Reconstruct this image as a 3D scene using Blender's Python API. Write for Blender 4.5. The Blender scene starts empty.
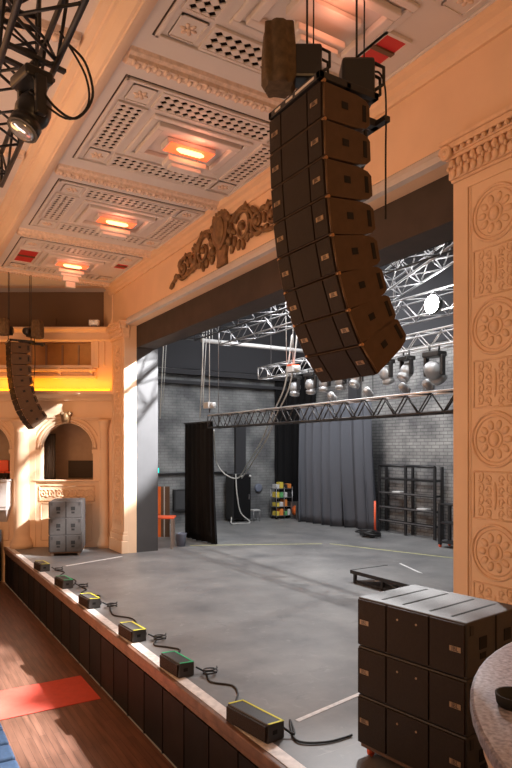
import bpy, math, random
from mathutils import Vector, Matrix
random.seed(7)
PI = math.pi
S = bpy.context.scene
COL = S.collection

# ------------------------------------------------------------------ view frame
F, CX, HY, H = 610.0, 256.0, 450.0, 3.45      # focal length (px), centre, horizon row, eye height over the stage
A = math.radians(31.5)
DV = Vector((math.sin(A), math.cos(A), 0))    # viewing direction; X = upstage, Y = along the stage front
RV = Vector((math.cos(A), -math.sin(A), 0))

def at(px, py, d):
    p = DV*d + RV*((px-CX)/F*d)
    return Vector((p.x, p.y, H + (HY-py)/F*d))
def _unit(px, py):
    r = DV + RV*((px-CX)/F)
    return Vector((r.x, r.y, (HY-py)/F))
def atX(px, py, X):
    r = _unit(px, py); return at(px, py, X/r.x)
def atY(px, py, Y):
    r = _unit(px, py); return at(px, py, Y/r.y)
def atZ(px, py, Z):
    r = _unit(px, py); return at(px, py, (Z-H)/r.z)

# ------------------------------------------------------------------ materials
def _nt(name):
    m = bpy.data.materials.new(name); m.use_nodes = True
    nt = m.node_tree
    return m, nt, nt.nodes['Principled BSDF']

def mat(name, col, rough=.6, metal=0, var=.0, scale=6, bump=0, bscale=40, spec=.5, coat=0, detail=4):
    m, nt, b = _nt(name)
    b.inputs['Base Color'].default_value = (*col, 1)
    b.inputs['Roughness'].default_value = rough
    b.inputs['Metallic'].default_value = metal
    b.inputs['Specular IOR Level'].default_value = spec
    b.inputs['Coat Weight'].default_value = coat
    tc = nt.nodes.new('ShaderNodeTexCoord')
    if var:
        n = nt.nodes.new('ShaderNodeTexNoise'); n.inputs['Scale'].default_value = scale
        n.inputs['Detail'].default_value = detail
        r = nt.nodes.new('ShaderNodeValToRGB')
        r.color_ramp.elements[0].position = .3; r.color_ramp.elements[1].position = .7
        r.color_ramp.elements[0].color = (*[c*(1-var) for c in col], 1)
        r.color_ramp.elements[1].color = (*[min(1, c*(1+var)) for c in col], 1)
        nt.links.new(tc.outputs['Object'], n.inputs['Vector'])
        nt.links.new(n.outputs['Fac'], r.inputs['Fac'])
        nt.links.new(r.outputs['Color'], b.inputs['Base Color'])
    if bump:
        n2 = nt.nodes.new('ShaderNodeTexNoise'); n2.inputs['Scale'].default_value = bscale
        bp = nt.nodes.new('ShaderNodeBump'); bp.inputs['Strength'].default_value = bump
        bp.inputs['Distance'].default_value = .02
        nt.links.new(tc.outputs['Object'], n2.inputs['Vector'])
        nt.links.new(n2.outputs['Fac'], bp.inputs['Height'])
        nt.links.new(bp.outputs['Normal'], b.inputs['Normal'])
    return m

def emit(name, col, strength):
    m, nt, b = _nt(name)
    b.inputs['Base Color'].default_value = (*col, 1)
    b.inputs['Emission Color'].default_value = (*col, 1)
    b.inputs['Emission Strength'].default_value = strength
    return m

def brick_mat(name, c1, c2, mortar, axis):
    m, nt, b = _nt(name)
    b.inputs['Roughness'].default_value = .75
    tc = nt.nodes.new('ShaderNodeTexCoord'); sp = nt.nodes.new('ShaderNodeSeparateXYZ'); cb = nt.nodes.new('ShaderNodeCombineXYZ')
    nt.links.new(tc.outputs['Object'], sp.inputs[0])
    nt.links.new(sp.outputs[axis], cb.inputs['X']); nt.links.new(sp.outputs['Z'], cb.inputs['Y'])
    br = nt.nodes.new('ShaderNodeTexBrick')
    br.inputs['Scale'].default_value = 1.0
    br.inputs['Brick Width'].default_value = .40; br.inputs['Row Height'].default_value = .135
    br.inputs['Mortar Size'].default_value = .016
    br.inputs['Color1'].default_value = (*c1, 1); br.inputs['Color2'].default_value = (*c2, 1); br.inputs['Mortar'].default_value = (*mortar, 1)
    nt.links.new(cb.outputs[0], br.inputs['Vector'])
    n = nt.nodes.new('ShaderNodeTexNoise'); n.inputs['Scale'].default_value = .9; n.inputs['Detail'].default_value = 6
    nt.links.new(tc.outputs['Object'], n.inputs['Vector'])
    r = nt.nodes.new('ShaderNodeValToRGB'); r.color_ramp.elements[0].position = .38; r.color_ramp.elements[1].position = .68
    r.color_ramp.elements[0].color = (.45, .45, .47, 1); r.color_ramp.elements[1].color = (1.15, 1.15, 1.12, 1)
    nt.links.new(n.outputs['Fac'], r.inputs['Fac'])
    mx = nt.nodes.new('ShaderNodeMix'); mx.data_type = 'RGBA'; mx.blend_type = 'MULTIPLY'; mx.inputs['Factor'].default_value = 1
    nt.links.new(br.outputs['Color'], mx.inputs['A']); nt.links.new(r.outputs['Color'], mx.inputs['B'])
    nt.links.new(mx.outputs['Result'], b.inputs['Base Color'])
    bp = nt.nodes.new('ShaderNodeBump'); bp.inputs['Strength'].default_value = .5; bp.inputs['Distance'].default_value = .01; bp.invert = True
    nt.links.new(br.outputs['Fac'], bp.inputs['Height']); nt.links.new(bp.outputs['Normal'], b.inputs['Normal'])
    return m

def plank_mat(name, cols, width=.14, axis='X', along='Y', rough=.4):
    m, nt, b = _nt(name)
    b.inputs['Roughness'].default_value = rough
    tc = nt.nodes.new('ShaderNodeTexCoord'); sp = nt.nodes.new('ShaderNodeSeparateXYZ'); cb = nt.nodes.new('ShaderNodeCombineXYZ')
    nt.links.new(tc.outputs['Object'], sp.inputs[0])
    nt.links.new(sp.outputs[along], cb.inputs['X']); nt.links.new(sp.outputs[axis], cb.inputs['Y'])
    br = nt.nodes.new('ShaderNodeTexBrick'); br.inputs['Scale'].default_value = 1
    br.inputs['Brick Width'].default_value = 1.6; br.inputs['Row Height'].default_value = width
    br.inputs['Mortar Size'].default_value = .003
    br.inputs['Color1'].default_value = (*cols[0], 1); br.inputs['Color2'].default_value = (*cols[1], 1); br.inputs['Mortar'].default_value = (*cols[2], 1)
    nt.links.new(cb.outputs[0], br.inputs['Vector'])
    mp = nt.nodes.new('ShaderNodeMapping'); mp.inputs['Scale'].default_value = (9, .8, 1) if along == 'Y' else (.8, 9, 1)
    n = nt.nodes.new('ShaderNodeTexNoise'); n.inputs['Scale'].default_value = 1.5; n.inputs['Detail'].default_value = 6
    nt.links.new(tc.outputs['Object'], mp.inputs['Vector']); nt.links.new(mp.outputs['Vector'], n.inputs['Vector'])
    r = nt.nodes.new('ShaderNodeValToRGB'); r.color_ramp.elements[0].position = .3; r.color_ramp.elements[1].position = .7
    r.color_ramp.elements[0].color = (.6, .6, .6, 1); r.color_ramp.elements[1].color = (1.2, 1.2, 1.2, 1)
    nt.links.new(n.outputs['Fac'], r.inputs['Fac'])
    mx = nt.nodes.new('ShaderNodeMix'); mx.data_type = 'RGBA'; mx.blend_type = 'MULTIPLY'; mx.inputs['Factor'].default_value = 1
    nt.links.new(br.outputs['Color'], mx.inputs['A']); nt.links.new(r.outputs['Color'], mx.inputs['B'])
    nt.links.new(mx.outputs['Result'], b.inputs['Base Color'])
    return m

def stage_mat(name):
    m, nt, b = _nt(name)
    tc = nt.nodes.new('ShaderNodeTexCoord')
    n = nt.nodes.new('ShaderNodeTexNoise'); n.inputs['Scale'].default_value = .7; n.inputs['Detail'].default_value = 8; n.inputs['Roughness'].default_value = .65
    nt.links.new(tc.outputs['Object'], n.inputs['Vector'])
    r = nt.nodes.new('ShaderNodeValToRGB')
    r.color_ramp.elements[0].position = .33; r.color_ramp.elements[0].color = (.13, .132, .137, 1)
    r.color_ramp.elements[1].position = .70; r.color_ramp.elements[1].color = (.245, .243, .24, 1)
    nt.links.new(n.outputs['Fac'], r.inputs['Fac'])
    col = r.outputs['Color']
    for rotz, scl, sc, lo, hi, c in ((.6, (1, 1, 1), 3.2, .58, .74, (.36, .36, .35)), (.5, (1, 14, 1), 1.3, .63, .68, (.45, .45, .44)), (-.7, (1, 18, 1), 1.0, .64, .68, (.045, .045, .05)), (0, (1, 1, 1), 1.1, .60, .72, (.06, .06, .066)), (1.2, (1, 1, 1), 14, .70, .76, (.5, .5, .5))):
        mp = nt.nodes.new('ShaderNodeMapping'); mp.inputs['Scale'].default_value = scl; mp.inputs['Rotation'].default_value = (0, 0, rotz); mp.inputs['Location'].default_value = (rotz*7, sc, 0)
        n2 = nt.nodes.new('ShaderNodeTexNoise'); n2.inputs['Scale'].default_value = sc; n2.inputs['Detail'].default_value = 9; n2.inputs['Roughness'].default_value = .72; n2.inputs['Distortion'].default_value = .8
        nt.links.new(tc.outputs['Object'], mp.inputs['Vector']); nt.links.new(mp.outputs['Vector'], n2.inputs['Vector'])
        r2 = nt.nodes.new('ShaderNodeValToRGB'); r2.color_ramp.elements[0].position = lo; r2.color_ramp.elements[1].position = hi
        r2.color_ramp.elements[0].color = (0, 0, 0, 1); r2.color_ramp.elements[1].color = (.5, .5, .5, 1)
        nt.links.new(n2.outputs['Fac'], r2.inputs['Fac'])
        mx = nt.nodes.new('ShaderNodeMix'); mx.data_type = 'RGBA'
        nt.links.new(r2.outputs['Color'], mx.inputs['Factor']); nt.links.new(col, mx.inputs['A'])
        mx.inputs['B'].default_value = (*c, 1); col = mx.outputs['Result']
    nt.links.new(col, b.inputs['Base Color'])
    r3 = nt.nodes.new('ShaderNodeMapRange'); r3.inputs['To Min'].default_value = .38; r3.inputs['To Max'].default_value = .62
    nt.links.new(n.outputs['Fac'], r3.inputs['Value']); nt.links.new(r3.outputs['Result'], b.inputs['Roughness'])
    return m

def granite_mat(name):
    m, nt, b = _nt(name)
    tc = nt.nodes.new('ShaderNodeTexCoord')
    n = nt.nodes.new('ShaderNodeTexNoise'); n.inputs['Scale'].default_value = 60; n.inputs['Detail'].default_value = 8
    nt.links.new(tc.outputs['Object'], n.inputs['Vector'])
    r = nt.nodes.new('ShaderNodeValToRGB')
    r.color_ramp.elements[0].position = .35; r.color_ramp.elements[0].color = (.14, .135, .18, 1)
    r.color_ramp.elements[1].position = .68; r.color_ramp.elements[1].color = (.42, .42, .53, 1)
    e = r.color_ramp.elements.new(.76); e.color = (.55, .5, .5, 1)
    nt.links.new(n.outputs['Fac'], r.inputs['Fac']); nt.links.new(r.outputs['Color'], b.inputs['Base Color'])
    b.inputs['Roughness'].default_value = .3
    return m

M = dict(
    cream=mat('cream_paint', (.78, .57, .39), .55, var=.05, scale=1.2),
    relief=mat('carved_plaster', (.77, .54, .36), .6, var=.09, scale=9, bump=.3, bscale=18),
    ceil=mat('ceiling_paint', (.68, .65, .64), .6, var=.03, scale=1.5),
    ceilrib=mat('ceiling_rib_plaster', (.74, .60, .50), .6, var=.15, scale=14, bump=.6, bscale=16),
    housecorner=mat('ceiling_warm_paint', (.76, .60, .46), .6, var=.03, scale=1.5),
    holeshade=mat('grille_hole_shade', (.008, .006, .005), .95, spec=.1),  # black that paints in the darkness of the grille holes
    trimgrey=mat('grey_trim_paint', (.55, .52, .50), .5, var=.05),
    bronze=mat('aged_gilt', (.20, .12, .055), .5, var=.4, scale=7, metal=.2),
    header=mat('black_header_paint', (.045, .035, .030), .7, var=.2, scale=2),
    torm=mat('grey_flat_paint', (.05, .051, .055), .7, var=.08, scale=2),
    stage=stage_mat('stage_floor_paint'),
    wood=plank_mat('house_floor_wood', ((.185, .09, .060), (.145, .069, .045), (.04, .018, .012)), .11, 'X', 'Y', .42),
    nosing=mat('nosing_wood', (.20, .11, .075), .4, var=.3, scale=5),
    edge=mat('pale_edge_strip', (.74, .70, .67), .6, var=.18, scale=9),
    fasc=mat('fascia_black', (.009, .008, .0075), .6, spec=.2, var=.2, scale=3),
    fasb=mat('fascia_brown_black', (.016, .011, .009), .6, spec=.2, var=.25, scale=3),
    brickX=brick_mat('grey_painted_brick', (.24, .24, .24), (.31, .31, .305), (.15, .15, .15), 'Y'),
    brickY=brick_mat('grey_painted_block', (.22, .23, .235), (.25, .255, .26), (.18, .185, .19), 'X'),
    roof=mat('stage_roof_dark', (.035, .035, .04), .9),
    steel=mat('grey_steel', (.28, .28, .29), .38, metal=.75, var=.08),
    alu2=mat('bright_aluminium', (.62, .62, .63), .35, metal=.5),
    alu=mat('aluminium_truss', (.30, .30, .31), .4, metal=.5),
    blacksteel=mat('black_steel', (.022, .022, .024), .5),
    box=mat('speaker_cabinet_paint', (.085, .050, .028), .55, spec=.3, var=.1, scale=12, bump=.1, bscale=160),
    boxgrey=mat('sub_cabinet_paint', (.046, .044, .044), .5, var=.12, scale=10, bump=.1, bscale=160),
    grille=mat('speaker_grille_mesh', (.021, .0125, .0075), .55, spec=.25, var=.15, scale=30, bump=.3, bscale=240),
    pocket=mat('handle_pocket_black', (.004, .004, .004), .8),
    badge=mat('badge_gold', (.32, .22, .13), .45, metal=.2),
    rail=mat('cabinet_front_rail', (.16, .095, .05), .4, metal=.4),
    badgeink=mat('badge_lettering', (.06, .04, .03), .5),
    pin=mat('rigging_copper', (.50, .28, .14), .35, metal=.7),
    slot=mat('white_slot', (.75, .68, .6), .5),
    yellow=mat('yellow_tape', (.75, .72, .03), .5),
    green=mat('green_tape', (.02, .55, .22), .5),
    white=mat('white_tape', (.75, .75, .75), .6, var=.15, scale=12),
    yline=mat('worn_yellow_tape', (.50, .50, .24), .6, var=.25, scale=7),
    velvet=mat('black_velour', (.007, .007, .008), .9, spec=.2),
    serge=mat('grey_black_serge', (.085, .092, .11), .85, spec=.3),
    cable=mat('black_cable', (.012, .012, .013), .5),
    cablew=mat('pale_cable', (.5, .5, .48), .5),
    red=mat('red_mat_fabric', (.55, .075, .05), .7, var=.07, scale=8),
    redglow=emit('red_lit_hatch', (.45, .02, .02), .12),
    blue=mat('blue_seat_cloth', (.018, .05, .11), .8, var=.15, scale=20),
    seatshell=mat('seat_shell_grey', (.45, .45, .47), .5),
    orange=mat('orange_plastic', (.80, .16, .03), .5),
    redtop=mat('red_orange_top', (.85, .13, .05), .45),
    brown=mat('brown_board', (.13, .07, .04), .6),
    greyblue=mat('grey_blue_plastic', (.16, .18, .24), .5),
    teal=emit('teal_sign', (.02, .75, .62), 1.2),
    teal0=mat('teal_case', (.05, .3, .28), .5),
    canvas=mat('chain_bag_canvas', (.11, .07, .033), .8, var=.3, scale=14),
    hoist=mat('hoist_black', (.025, .024, .024), .35),
    hoistw=mat('hoist_grey', (.5, .5, .5), .4),
    granite=granite_mat('speckled_rail_cap'),
    boxwall=mat('box_front_paint', (.78, .58, .42), .5, var=.05),
    lamp_o=emit('ceiling_lamp_glow', (1.0, .13, .04), 1.6),
    lamp_c=emit('ceiling_lamp_core', (1.0, .42, .16), 4.5),
    led=emit('amber_strip', (1.0, .36, .01), 3.0),
    worklamp=emit('work_light_lens', (1, .99, .97), 60.0),
    lens=mat('lamp_lens', (.75, .78, .8), .12, metal=.6),
    headgrey=mat('moving_head_grey', (.35, .36, .37), .35, metal=.4),
    interior=mat('box_interior_paint', (.50, .36, .25), .7, var=.05),
    darkbox=mat('box_dark_panel', (.05, .035, .025), .7),
    marb=mat('white_rack_gear', (.6, .6, .6), .5),
    gy=mat('gear_yellow', (.7, .55, .08), .5), gg=mat('gear_green', (.12, .4, .15), .5), go=mat('gear_orange', (.75, .25, .06), .5),
    recess_shade=mat('recess_shade_brown', (.13, .08, .05), .7, var=.08, scale=1),  # shade of the upper recess put into its wall colour
    copper=mat('gallery_panel', (.72, .42, .16), .5, var=.06),
)

# ------------------------------------------------------------------ mesh builder
class MB:
    def __init__(s): s.v, s.f, s.sm = [], [], []
    def add(s, vs, fs, smooth=False, mx=None):
        o = len(s.v)
        for v in vs:
            v = Vector(v)
            s.v.append(mx @ v if mx else v)
        for f in fs:
            s.f.append([i+o for i in f]); s.sm.append(smooth)
    def box(s, a, b, mx=None):
        (x0, y0, z0), (x1, y1, z1) = a, b
        vs = [(x0,y0,z0),(x1,y0,z0),(x1,y1,z0),(x0,y1,z0),(x0,y0,z1),(x1,y0,z1),(x1,y1,z1),(x0,y1,z1)]
        s.add(vs, [(0,3,2,1),(4,5,6,7),(0,1,5,4),(1,2,6,5),(2,3,7,6),(3,0,4,7)], False, mx); return s
    def cbox(s, c, d, mx=None):
        return s.box([c[i]-d[i]/2 for i in range(3)], [c[i]+d[i]/2 for i in range(3)], mx)
    def prism(s, poly, ext, mx=None):          # poly: 3D points of a planar polygon, ext: extrusion vector
        n = len(poly); e = Vector(ext)
        vs = [Vector(p) for p in poly] + [Vector(p)+e for p in poly]
        fs = [list(range(n))[::-1], list(range(n, 2*n))] + [(i, (i+1) % n, n+(i+1) % n, n+i) for i in range(n)]
        s.add(vs, fs, False, mx); return s
    def tube(s, pts, r, n=8, mx=None, cap=True):
        pts = [Vector(p) for p in pts]; m = len(pts)
        rr = r if isinstance(r, (list, tuple)) else [r]*m
        vs = []; up = None
        for i, p in enumerate(pts):
            t = (pts[min(i+1, m-1)] - pts[max(i-1, 0)])
            if t.length < 1e-9: t = Vector((0, 0, 1))
            t.normalize()
            if up is None:
                up = t.orthogonal().normalized()
            else:
                up = (up - t*up.dot(t))
                up = up.normalized() if up.length > 1e-6 else t.orthogonal().normalized()
            w = t.cross(up)
            for k in range(n):
                a = 2*PI*k/n
                vs.append(p + (up*math.cos(a) + w*math.sin(a))*rr[i])
        fs = []
        for i in range(m-1):
            for k in range(n):
                fs.append((i*n+k, i*n+(k+1) % n, (i+1)*n+(k+1) % n, (i+1)*n+k))
        o = len(s.v)
        s.add(vs, fs, True, mx)
        if cap:
            s.f.append([o+k for k in range(n)][::-1]); s.sm.append(False)
            s.f.append([o+(m-1)*n+k for k in range(n)]); s.sm.append(False)
        return s
    def lathe(s, prof, n=20, mx=None, smooth=True):   # prof: (r, z), around local z
        vs = []; m = len(prof)
        for r, z in prof:
            for k in range(n):
                a = 2*PI*k/n; vs.append((r*math.cos(a), r*math.sin(a), z))
        fs = [(i*n+k, i*n+(k+1) % n, (i+1)*n+(k+1) % n, (i+1)*n+k) for i in range(m-1) for k in range(n)]
        o = len(s.v)
        s.add(vs, fs, smooth, mx)
        s.f.append([o+k for k in range(n)][::-1]); s.sm.append(False)
        s.f.append([o+(m-1)*n+k for k in range(n)]); s.sm.append(False)
        return s
    def ball(s, c, r, mx=None, n=10, rot=None):
        r = (r, r, r) if not isinstance(r, (tuple, list)) else r
        vs, fs = [], []
        k2 = n//2+1
        for i in range(k2+1):
            ph = PI*(.03+.94*i/k2)
            for k in range(n):
                a = 2*PI*k/n
                v = Vector((r[0]*math.sin(ph)*math.cos(a), r[1]*math.sin(ph)*math.sin(a), r[2]*math.cos(ph)))
                if rot: v = rot @ v
                vs.append(v + Vector(c))
        for i in range(k2):
            for k in range(n): fs.append((i*n+k, i*n+(k+1) % n, (i+1)*n+(k+1) % n, (i+1)*n+k))
        fs.append(list(range(n))[::-1]); fs.append([k2*n+k for k in range(n)])
        s.add(vs, fs, True, mx); return s
    def profile(s, prof, o, a, b, ext, mx=None):      # closed 2D profile in axes a, b swept along ext
        o, a, b = Vector(o), Vector(a), Vector(b)
        return s.prism([o + a*p + b*q for p, q in prof], ext, mx)
    def build(s, name, m, parent=None, bevel=0, solid=0, seg=2):
        me = bpy.data.meshes.new(name)
        me.from_pydata([tuple(v) for v in s.v], [], s.f)
        import bmesh
        bm = bmesh.new(); bm.from_mesh(me)
        bmesh.ops.recalc_face_normals(bm, faces=bm.faces)
        bm.to_mesh(me); bm.free()
        for p, f in zip(me.polygons, s.sm): p.use_smooth = f
        me.materials.append(M[m] if isinstance(m, str) else m)
        o = bpy.data.objects.new(name, me); COL.objects.link(o)
        if parent: o.parent = parent
        if solid:
            q = o.modifiers.new('s', 'SOLIDIFY'); q.thickness = solid; q.offset = 0
        if bevel:
            q = o.modifiers.new('b', 'BEVEL'); q.width = bevel; q.segments = seg; q.limit_method = 'ANGLE'
        return o

def empty(name, loc=(0, 0, 0), rz=0, rot=None):
    o = bpy.data.objects.new(name, None); COL.objects.link(o)
    o.empty_display_size = .1
    o.location = loc; o.rotation_euler = rot if rot else (0, 0, rz)
    return o
def tag(o, label, cat, group=None):
    o['label'] = label; o['category'] = cat
    if group: o['group'] = group
    return o
def struct(o, label=None):
    o['kind'] = 'structure'
    if label: o['label'] = label
    return o
def kids(o): return [c for c in COL.objects if c.parent == o]
def dup(root, loc=None, rot=None, label=None):
    r = root.copy(); COL.objects.link(r)
    if loc is not None: r.location = loc
    if rot is not None: r.rotation_euler = rot
    if label: r['label'] = label
    for ch in kids(root):
        c = ch.copy(); COL.objects.link(c); c.parent = r
        for g in kids(ch):
            d = g.copy(); COL.objects.link(d); d.parent = c
    return r
def smoothpath(pts, k=6):
    pts = [Vector(p) for p in pts]; out = []
    for i in range(len(pts)-1):
        p0 = pts[max(i-1, 0)]; p1 = pts[i]; p2 = pts[i+1]; p3 = pts[min(i+2, len(pts)-1)]
        for j in range(k):
            t = j/k
            out.append(.5*((2*p1) + (p2-p0)*t + (2*p0-5*p1+4*p2-p3)*t*t + (3*p1-p0-3*p2+p3)*t**3))
    out.append(pts[-1]); return out
def lettering(text, size, depth=.002):
    cu = bpy.data.curves.new('lettering', 'FONT'); cu.body = text; cu.size = size; cu.extrude = depth
    cu.align_x = 'CENTER'; cu.align_y = 'CENTER'; cu.resolution_u = 2
    t = bpy.data.objects.new('t', cu); COL.objects.link(t)
    bpy.context.view_layer.update()
    me = bpy.data.meshes.new_from_object(t.evaluated_get(bpy.context.evaluated_depsgraph_get()))
    bpy.data.objects.remove(t); me.name = 'lettering'
    me.materials.clear(); me.materials.append(M['badgeink'])
    return me

def light(kind, name, loc, energy, col, size=1, size_y=None, aim=None, spot=None, blend=.3):
    l = bpy.data.lights.new(name, kind); l.energy = energy; l.color = col
    if kind == 'AREA':
        l.shape = 'RECTANGLE' if size_y else 'SQUARE'; l.size = size
        if size_y: l.size_y = size_y
    else: l.shadow_soft_size = size
    if kind == 'SPOT': l.spot_size = spot; l.spot_blend = blend
    o = bpy.data.objects.new(name, l); COL.objects.link(o); o.location = loc
    if aim is not None: o.rotation_euler = (Vector(aim)-Vector(loc)).to_track_quat('-Z', 'Y').to_euler()
    return o

# ================================================================== SETTING
XF, XP, ZC = 3.75, 7.0, 9.3          # stage front, proscenium wall, ceiling
Y0, Y1 = 5.88, 19.6                   # proscenium opening
YW, XB, ZR = 26.4, 18.6, 11.5        # stage side wall, back wall, roof
ZT = 7.62                            # head of the opening

struct(MB().box((-6, -4, -1.35), (XF-.06, 27, -1.25)).build('floor', 'wood'))
struct(MB().box((XF, -3.5, -1.25), (XB, YW, 0)).build('stage_floor', 'stage'))

# stage lip
lip = struct(MB().box((XF-.07, -3.5, -.12), (XF, 23.6, .004)).build('trim_1', 'nosing', bevel=.012))
struct(MB().box((XF-.045, -3.5, -.22), (XF, 23.6, -.12)).build('trim_2', 'nosing', bevel=.008))
struct(MB().box((XF+.005, -3.5, .001), (XF+.17, 23.2, .006)).build('trim_3', 'edge'))
fas = struct(MB().box((XF-.03, -3.5, -1.25), (XF, 23.6, -.22)).build('stage_fascia', 'fasc'))
y = 1.0; k = 0
while y < 22.5:
    w = .78
    MB().box((XF-.055, y+.02, -1.2), (XF-.03, y+w-.02, -.235)).build('fascia_panel', 'fasb' if k % 2 else 'fasc', fas, bevel=.006)
    MB().box((XF-.065, y-.012, -1.24), (XF-.03, y+.012, -.225)).build('fascia_batten', 'fasb', fas)
    y += w; k += 1

# proscenium wall
wp = MB()
wp.box((XP, Y1, 0), (XP+.3, YW, ZC+.4)); wp.box((XP, -3.5, 0), (XP+.3, Y0, ZC+.4)); wp.box((XP, Y0, ZT), (XP+.3, Y1, ZC+.4))
wall = struct(wp.build('wall_front', 'cream'))
wp = MB().box((XP, -3.5, ZC+.4), (XP+.3, YW, ZR))
struct(wp.build('wall_front_upper', 'roof'))
# grey moulded frame round the opening
prof = [(0, 0), (-.10, .02), (-.12, .10), (-.07, .13), (-.07, .2), (-.02, .24), (0, .26)]
struct(MB().profile(prof, (XP, Y0, ZT), (1, 0, 0), (0, 0, 1), (0, Y1-Y0, 0)).build('trim_4', 'trimgrey'))
# moulding where the wall meets the ceiling
prof = [(0, 0), (-.05, .0), (-.07, .06), (-.12, .10), (-.14, .18), (-.22, .22), (-.24, .34), (0, .34)]
struct(MB().profile(prof, (XP, 1, ZC-.34), (1, 0, 0), (0, 0, 1), (0, 20.4, 0)).build('trim_5', 'cream'))

# black header border and masking leg inside the opening
tag(MB().box((XP+.31, Y0-.6, 6.9), (7.98, Y1+.6, 7.75)).build('header_border', 'header', bevel=.01),
    'long dark brown boxed border across the head of the stage opening', 'border')
tag(MB().box((XP+.31, Y1-.0, 0), (8.07, Y1+.2, 6.9)).build('masking_flat', 'torm', bevel=.008),
    'tall plain grey masking flat standing beside the far white pilaster', 'stage flat')

# ---- pilasters
def medallion(c, R, parent):
    """carved roundel on a wall facing -X"""
    b = MB()
    for rr, th in ((R, .020), (R*.84, .012), (R*.30, .012)):
        b.tube([(c[0], c[1]+rr*math.cos(t), c[2]+rr*math.sin(t)) for t in [2*PI*i/28 for i in range(29)]], th, 6, cap=False)
    b.ball((c[0], c[1], c[2]), (.03, R*.18, R*.24))
    for i in range(10):
        t = 2*PI*i/10
        rot = Matrix.Rotation(t, 3, 'X')
        b.ball((c[0], c[1]+R*.55*math.cos(t), c[2]+R*.55*math.sin(t)), (.02, R*.19, R*.13), rot=rot, n=8)
    b.build('medallion', 'relief', parent)
def scrollpanel(y0, y1, z0, z1, X, parent):
    b = MB()
    for a in ((y0, z0, y1, z0), (y0, z1, y1, z1), (y0, z0, y0, z1), (y1, z0, y1, z1)):
        b.tube([(X, a[0], a[1]), (X, a[2], a[3])], .012, 6)
    w, h = y1-y0, z1-z0
    for fz in (.14, .38, .62, .86):
        for sgn in (-1, 1):
            for k, (ox, rr) in enumerate(((.14, .10), (.34, .12))):
                c = ((y0+y1)/2 + sgn*w*ox, z0+h*(fz + (.03 if k else -.02)))
                pts = []
                for j in range(12):
                    t = j/11*2.2*PI+k; r = h*rr*(1-j/15)
                    pts.append((X, c[0]+sgn*r*math.cos(t)*.8, c[1]+r*math.sin(t)))
                b.tube(pts, .010, 5)
                b.ball((X, c[0], c[1]-h*.09), (.014, w*.07, h*.025), n=6)
    b.ball((X, (y0+y1)/2, (z0+z1)/2), (.018, w*.05, h*.3), n=8)
    b.build('scroll_relief', 'relief', parent)
def pilaster(ya, yb, edge, name_label, detail=True):
    """ya<yb extents; edge = the Y of the corner at the opening"""
    X = XP-.14
    p = empty('proscenium_pilaster', (0, 0, 0)); struct(p, name_label)
    MB().box((X, ya, .0), (XP, yb, 7.2)).build('shaft', 'cream', p, bevel=.012)
    b = MB().box((X-.10, ya-.05, 0), (XP, yb+.05, .42)).box((X-.06, ya-.03, .42), (XP, yb+.03, .62)).box((X-.03, ya-.015, .62), (XP, yb+.015, .72))
    b.build('base', 'cream', p, bevel=.02)
    ym = (ya+yb)/2; wd = yb-ya
    b = MB()
    for s in (-1, 1):
        yy = ym + s*(wd/2-.24)
        b.box((X-.022, yy-.03, .95), (X, yy+.03, 7.05)); b.box((X-.012, yy-.07, .95), (X, yy-.05, 7.05))
    b.box((X-.022, ym-wd/2+.21, .9), (X, ym+wd/2-.21, .95)).box((X-.022, ym-wd/2+.21, 7.05), (X, ym+wd/2-.21, 7.1))
    b.build('panel_moulding', 'cream', p)
    for i in range(4):
        zc = 2.10 + 1.49*i
        medallion((X-.005, ym, zc), .36, p)
        scrollpanel(ym-.33, ym+.33, zc-1.06, zc-.43, X-.004, p)
    # capital: stepped mouldings, leaf rows, beads and end volutes
    b = MB()
    for z0, z1, pr in ((7.2, 7.24, .03), (7.24, 7.50, .06), (7.50, 7.55, .10), (7.55, 7.62, .12), (7.62, 7.70, .16), (7.70, 7.76, .19)):
        b.box((X-pr, ya-pr*.5, z0), (XP+.05, yb+pr*.5, z1))
    cap = b.build('capital', 'relief', p, bevel=.012)
    b = MB(); n = max(6, int(wd/.11))
    for i in range(n):
        yy = ya + (i+.5)*wd/n
        b.ball((X-.07, yy, 7.31), (.03, wd/n*.45, .075), n=8)
        b.ball((X-.085, yy, 7.44), (.04, wd/n*.40, .06), n=8)
        b.ball((X-.10, yy+wd/n*.5, 7.37), (.025, .025, .04), n=6)
        b.ball((X-.15, yy, 7.585), .034, n=6)
    b.build('leaf_band', 'relief', cap)
    for e in (ya-.0, yb+.0):
        b = MB(); pts = []
        for j in range(30):
            t = j/29*4.4*PI; r = .10*(1-j/34)
            pts.append((X-.16, e+r*math.cos(t), 7.58+r*math.sin(t)))
        b.tube(pts, .03, 6); b.ball((X-.16, e, 7.58), (.05, .05, .05), n=8)
        b.tube([(X-.13, e, 7.58), (X+.1, e, 7.58)], .08, 12)
        b.build('volute', 'relief', cap)
    return p
pilaster(4.50, Y0, Y0, 'tall carved orange pilaster with round medallions at the right edge')
pilaster(Y1, 20.85, Y1, 'tall cream pilaster at the far side of the stage opening, lit white on its inner face')

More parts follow.
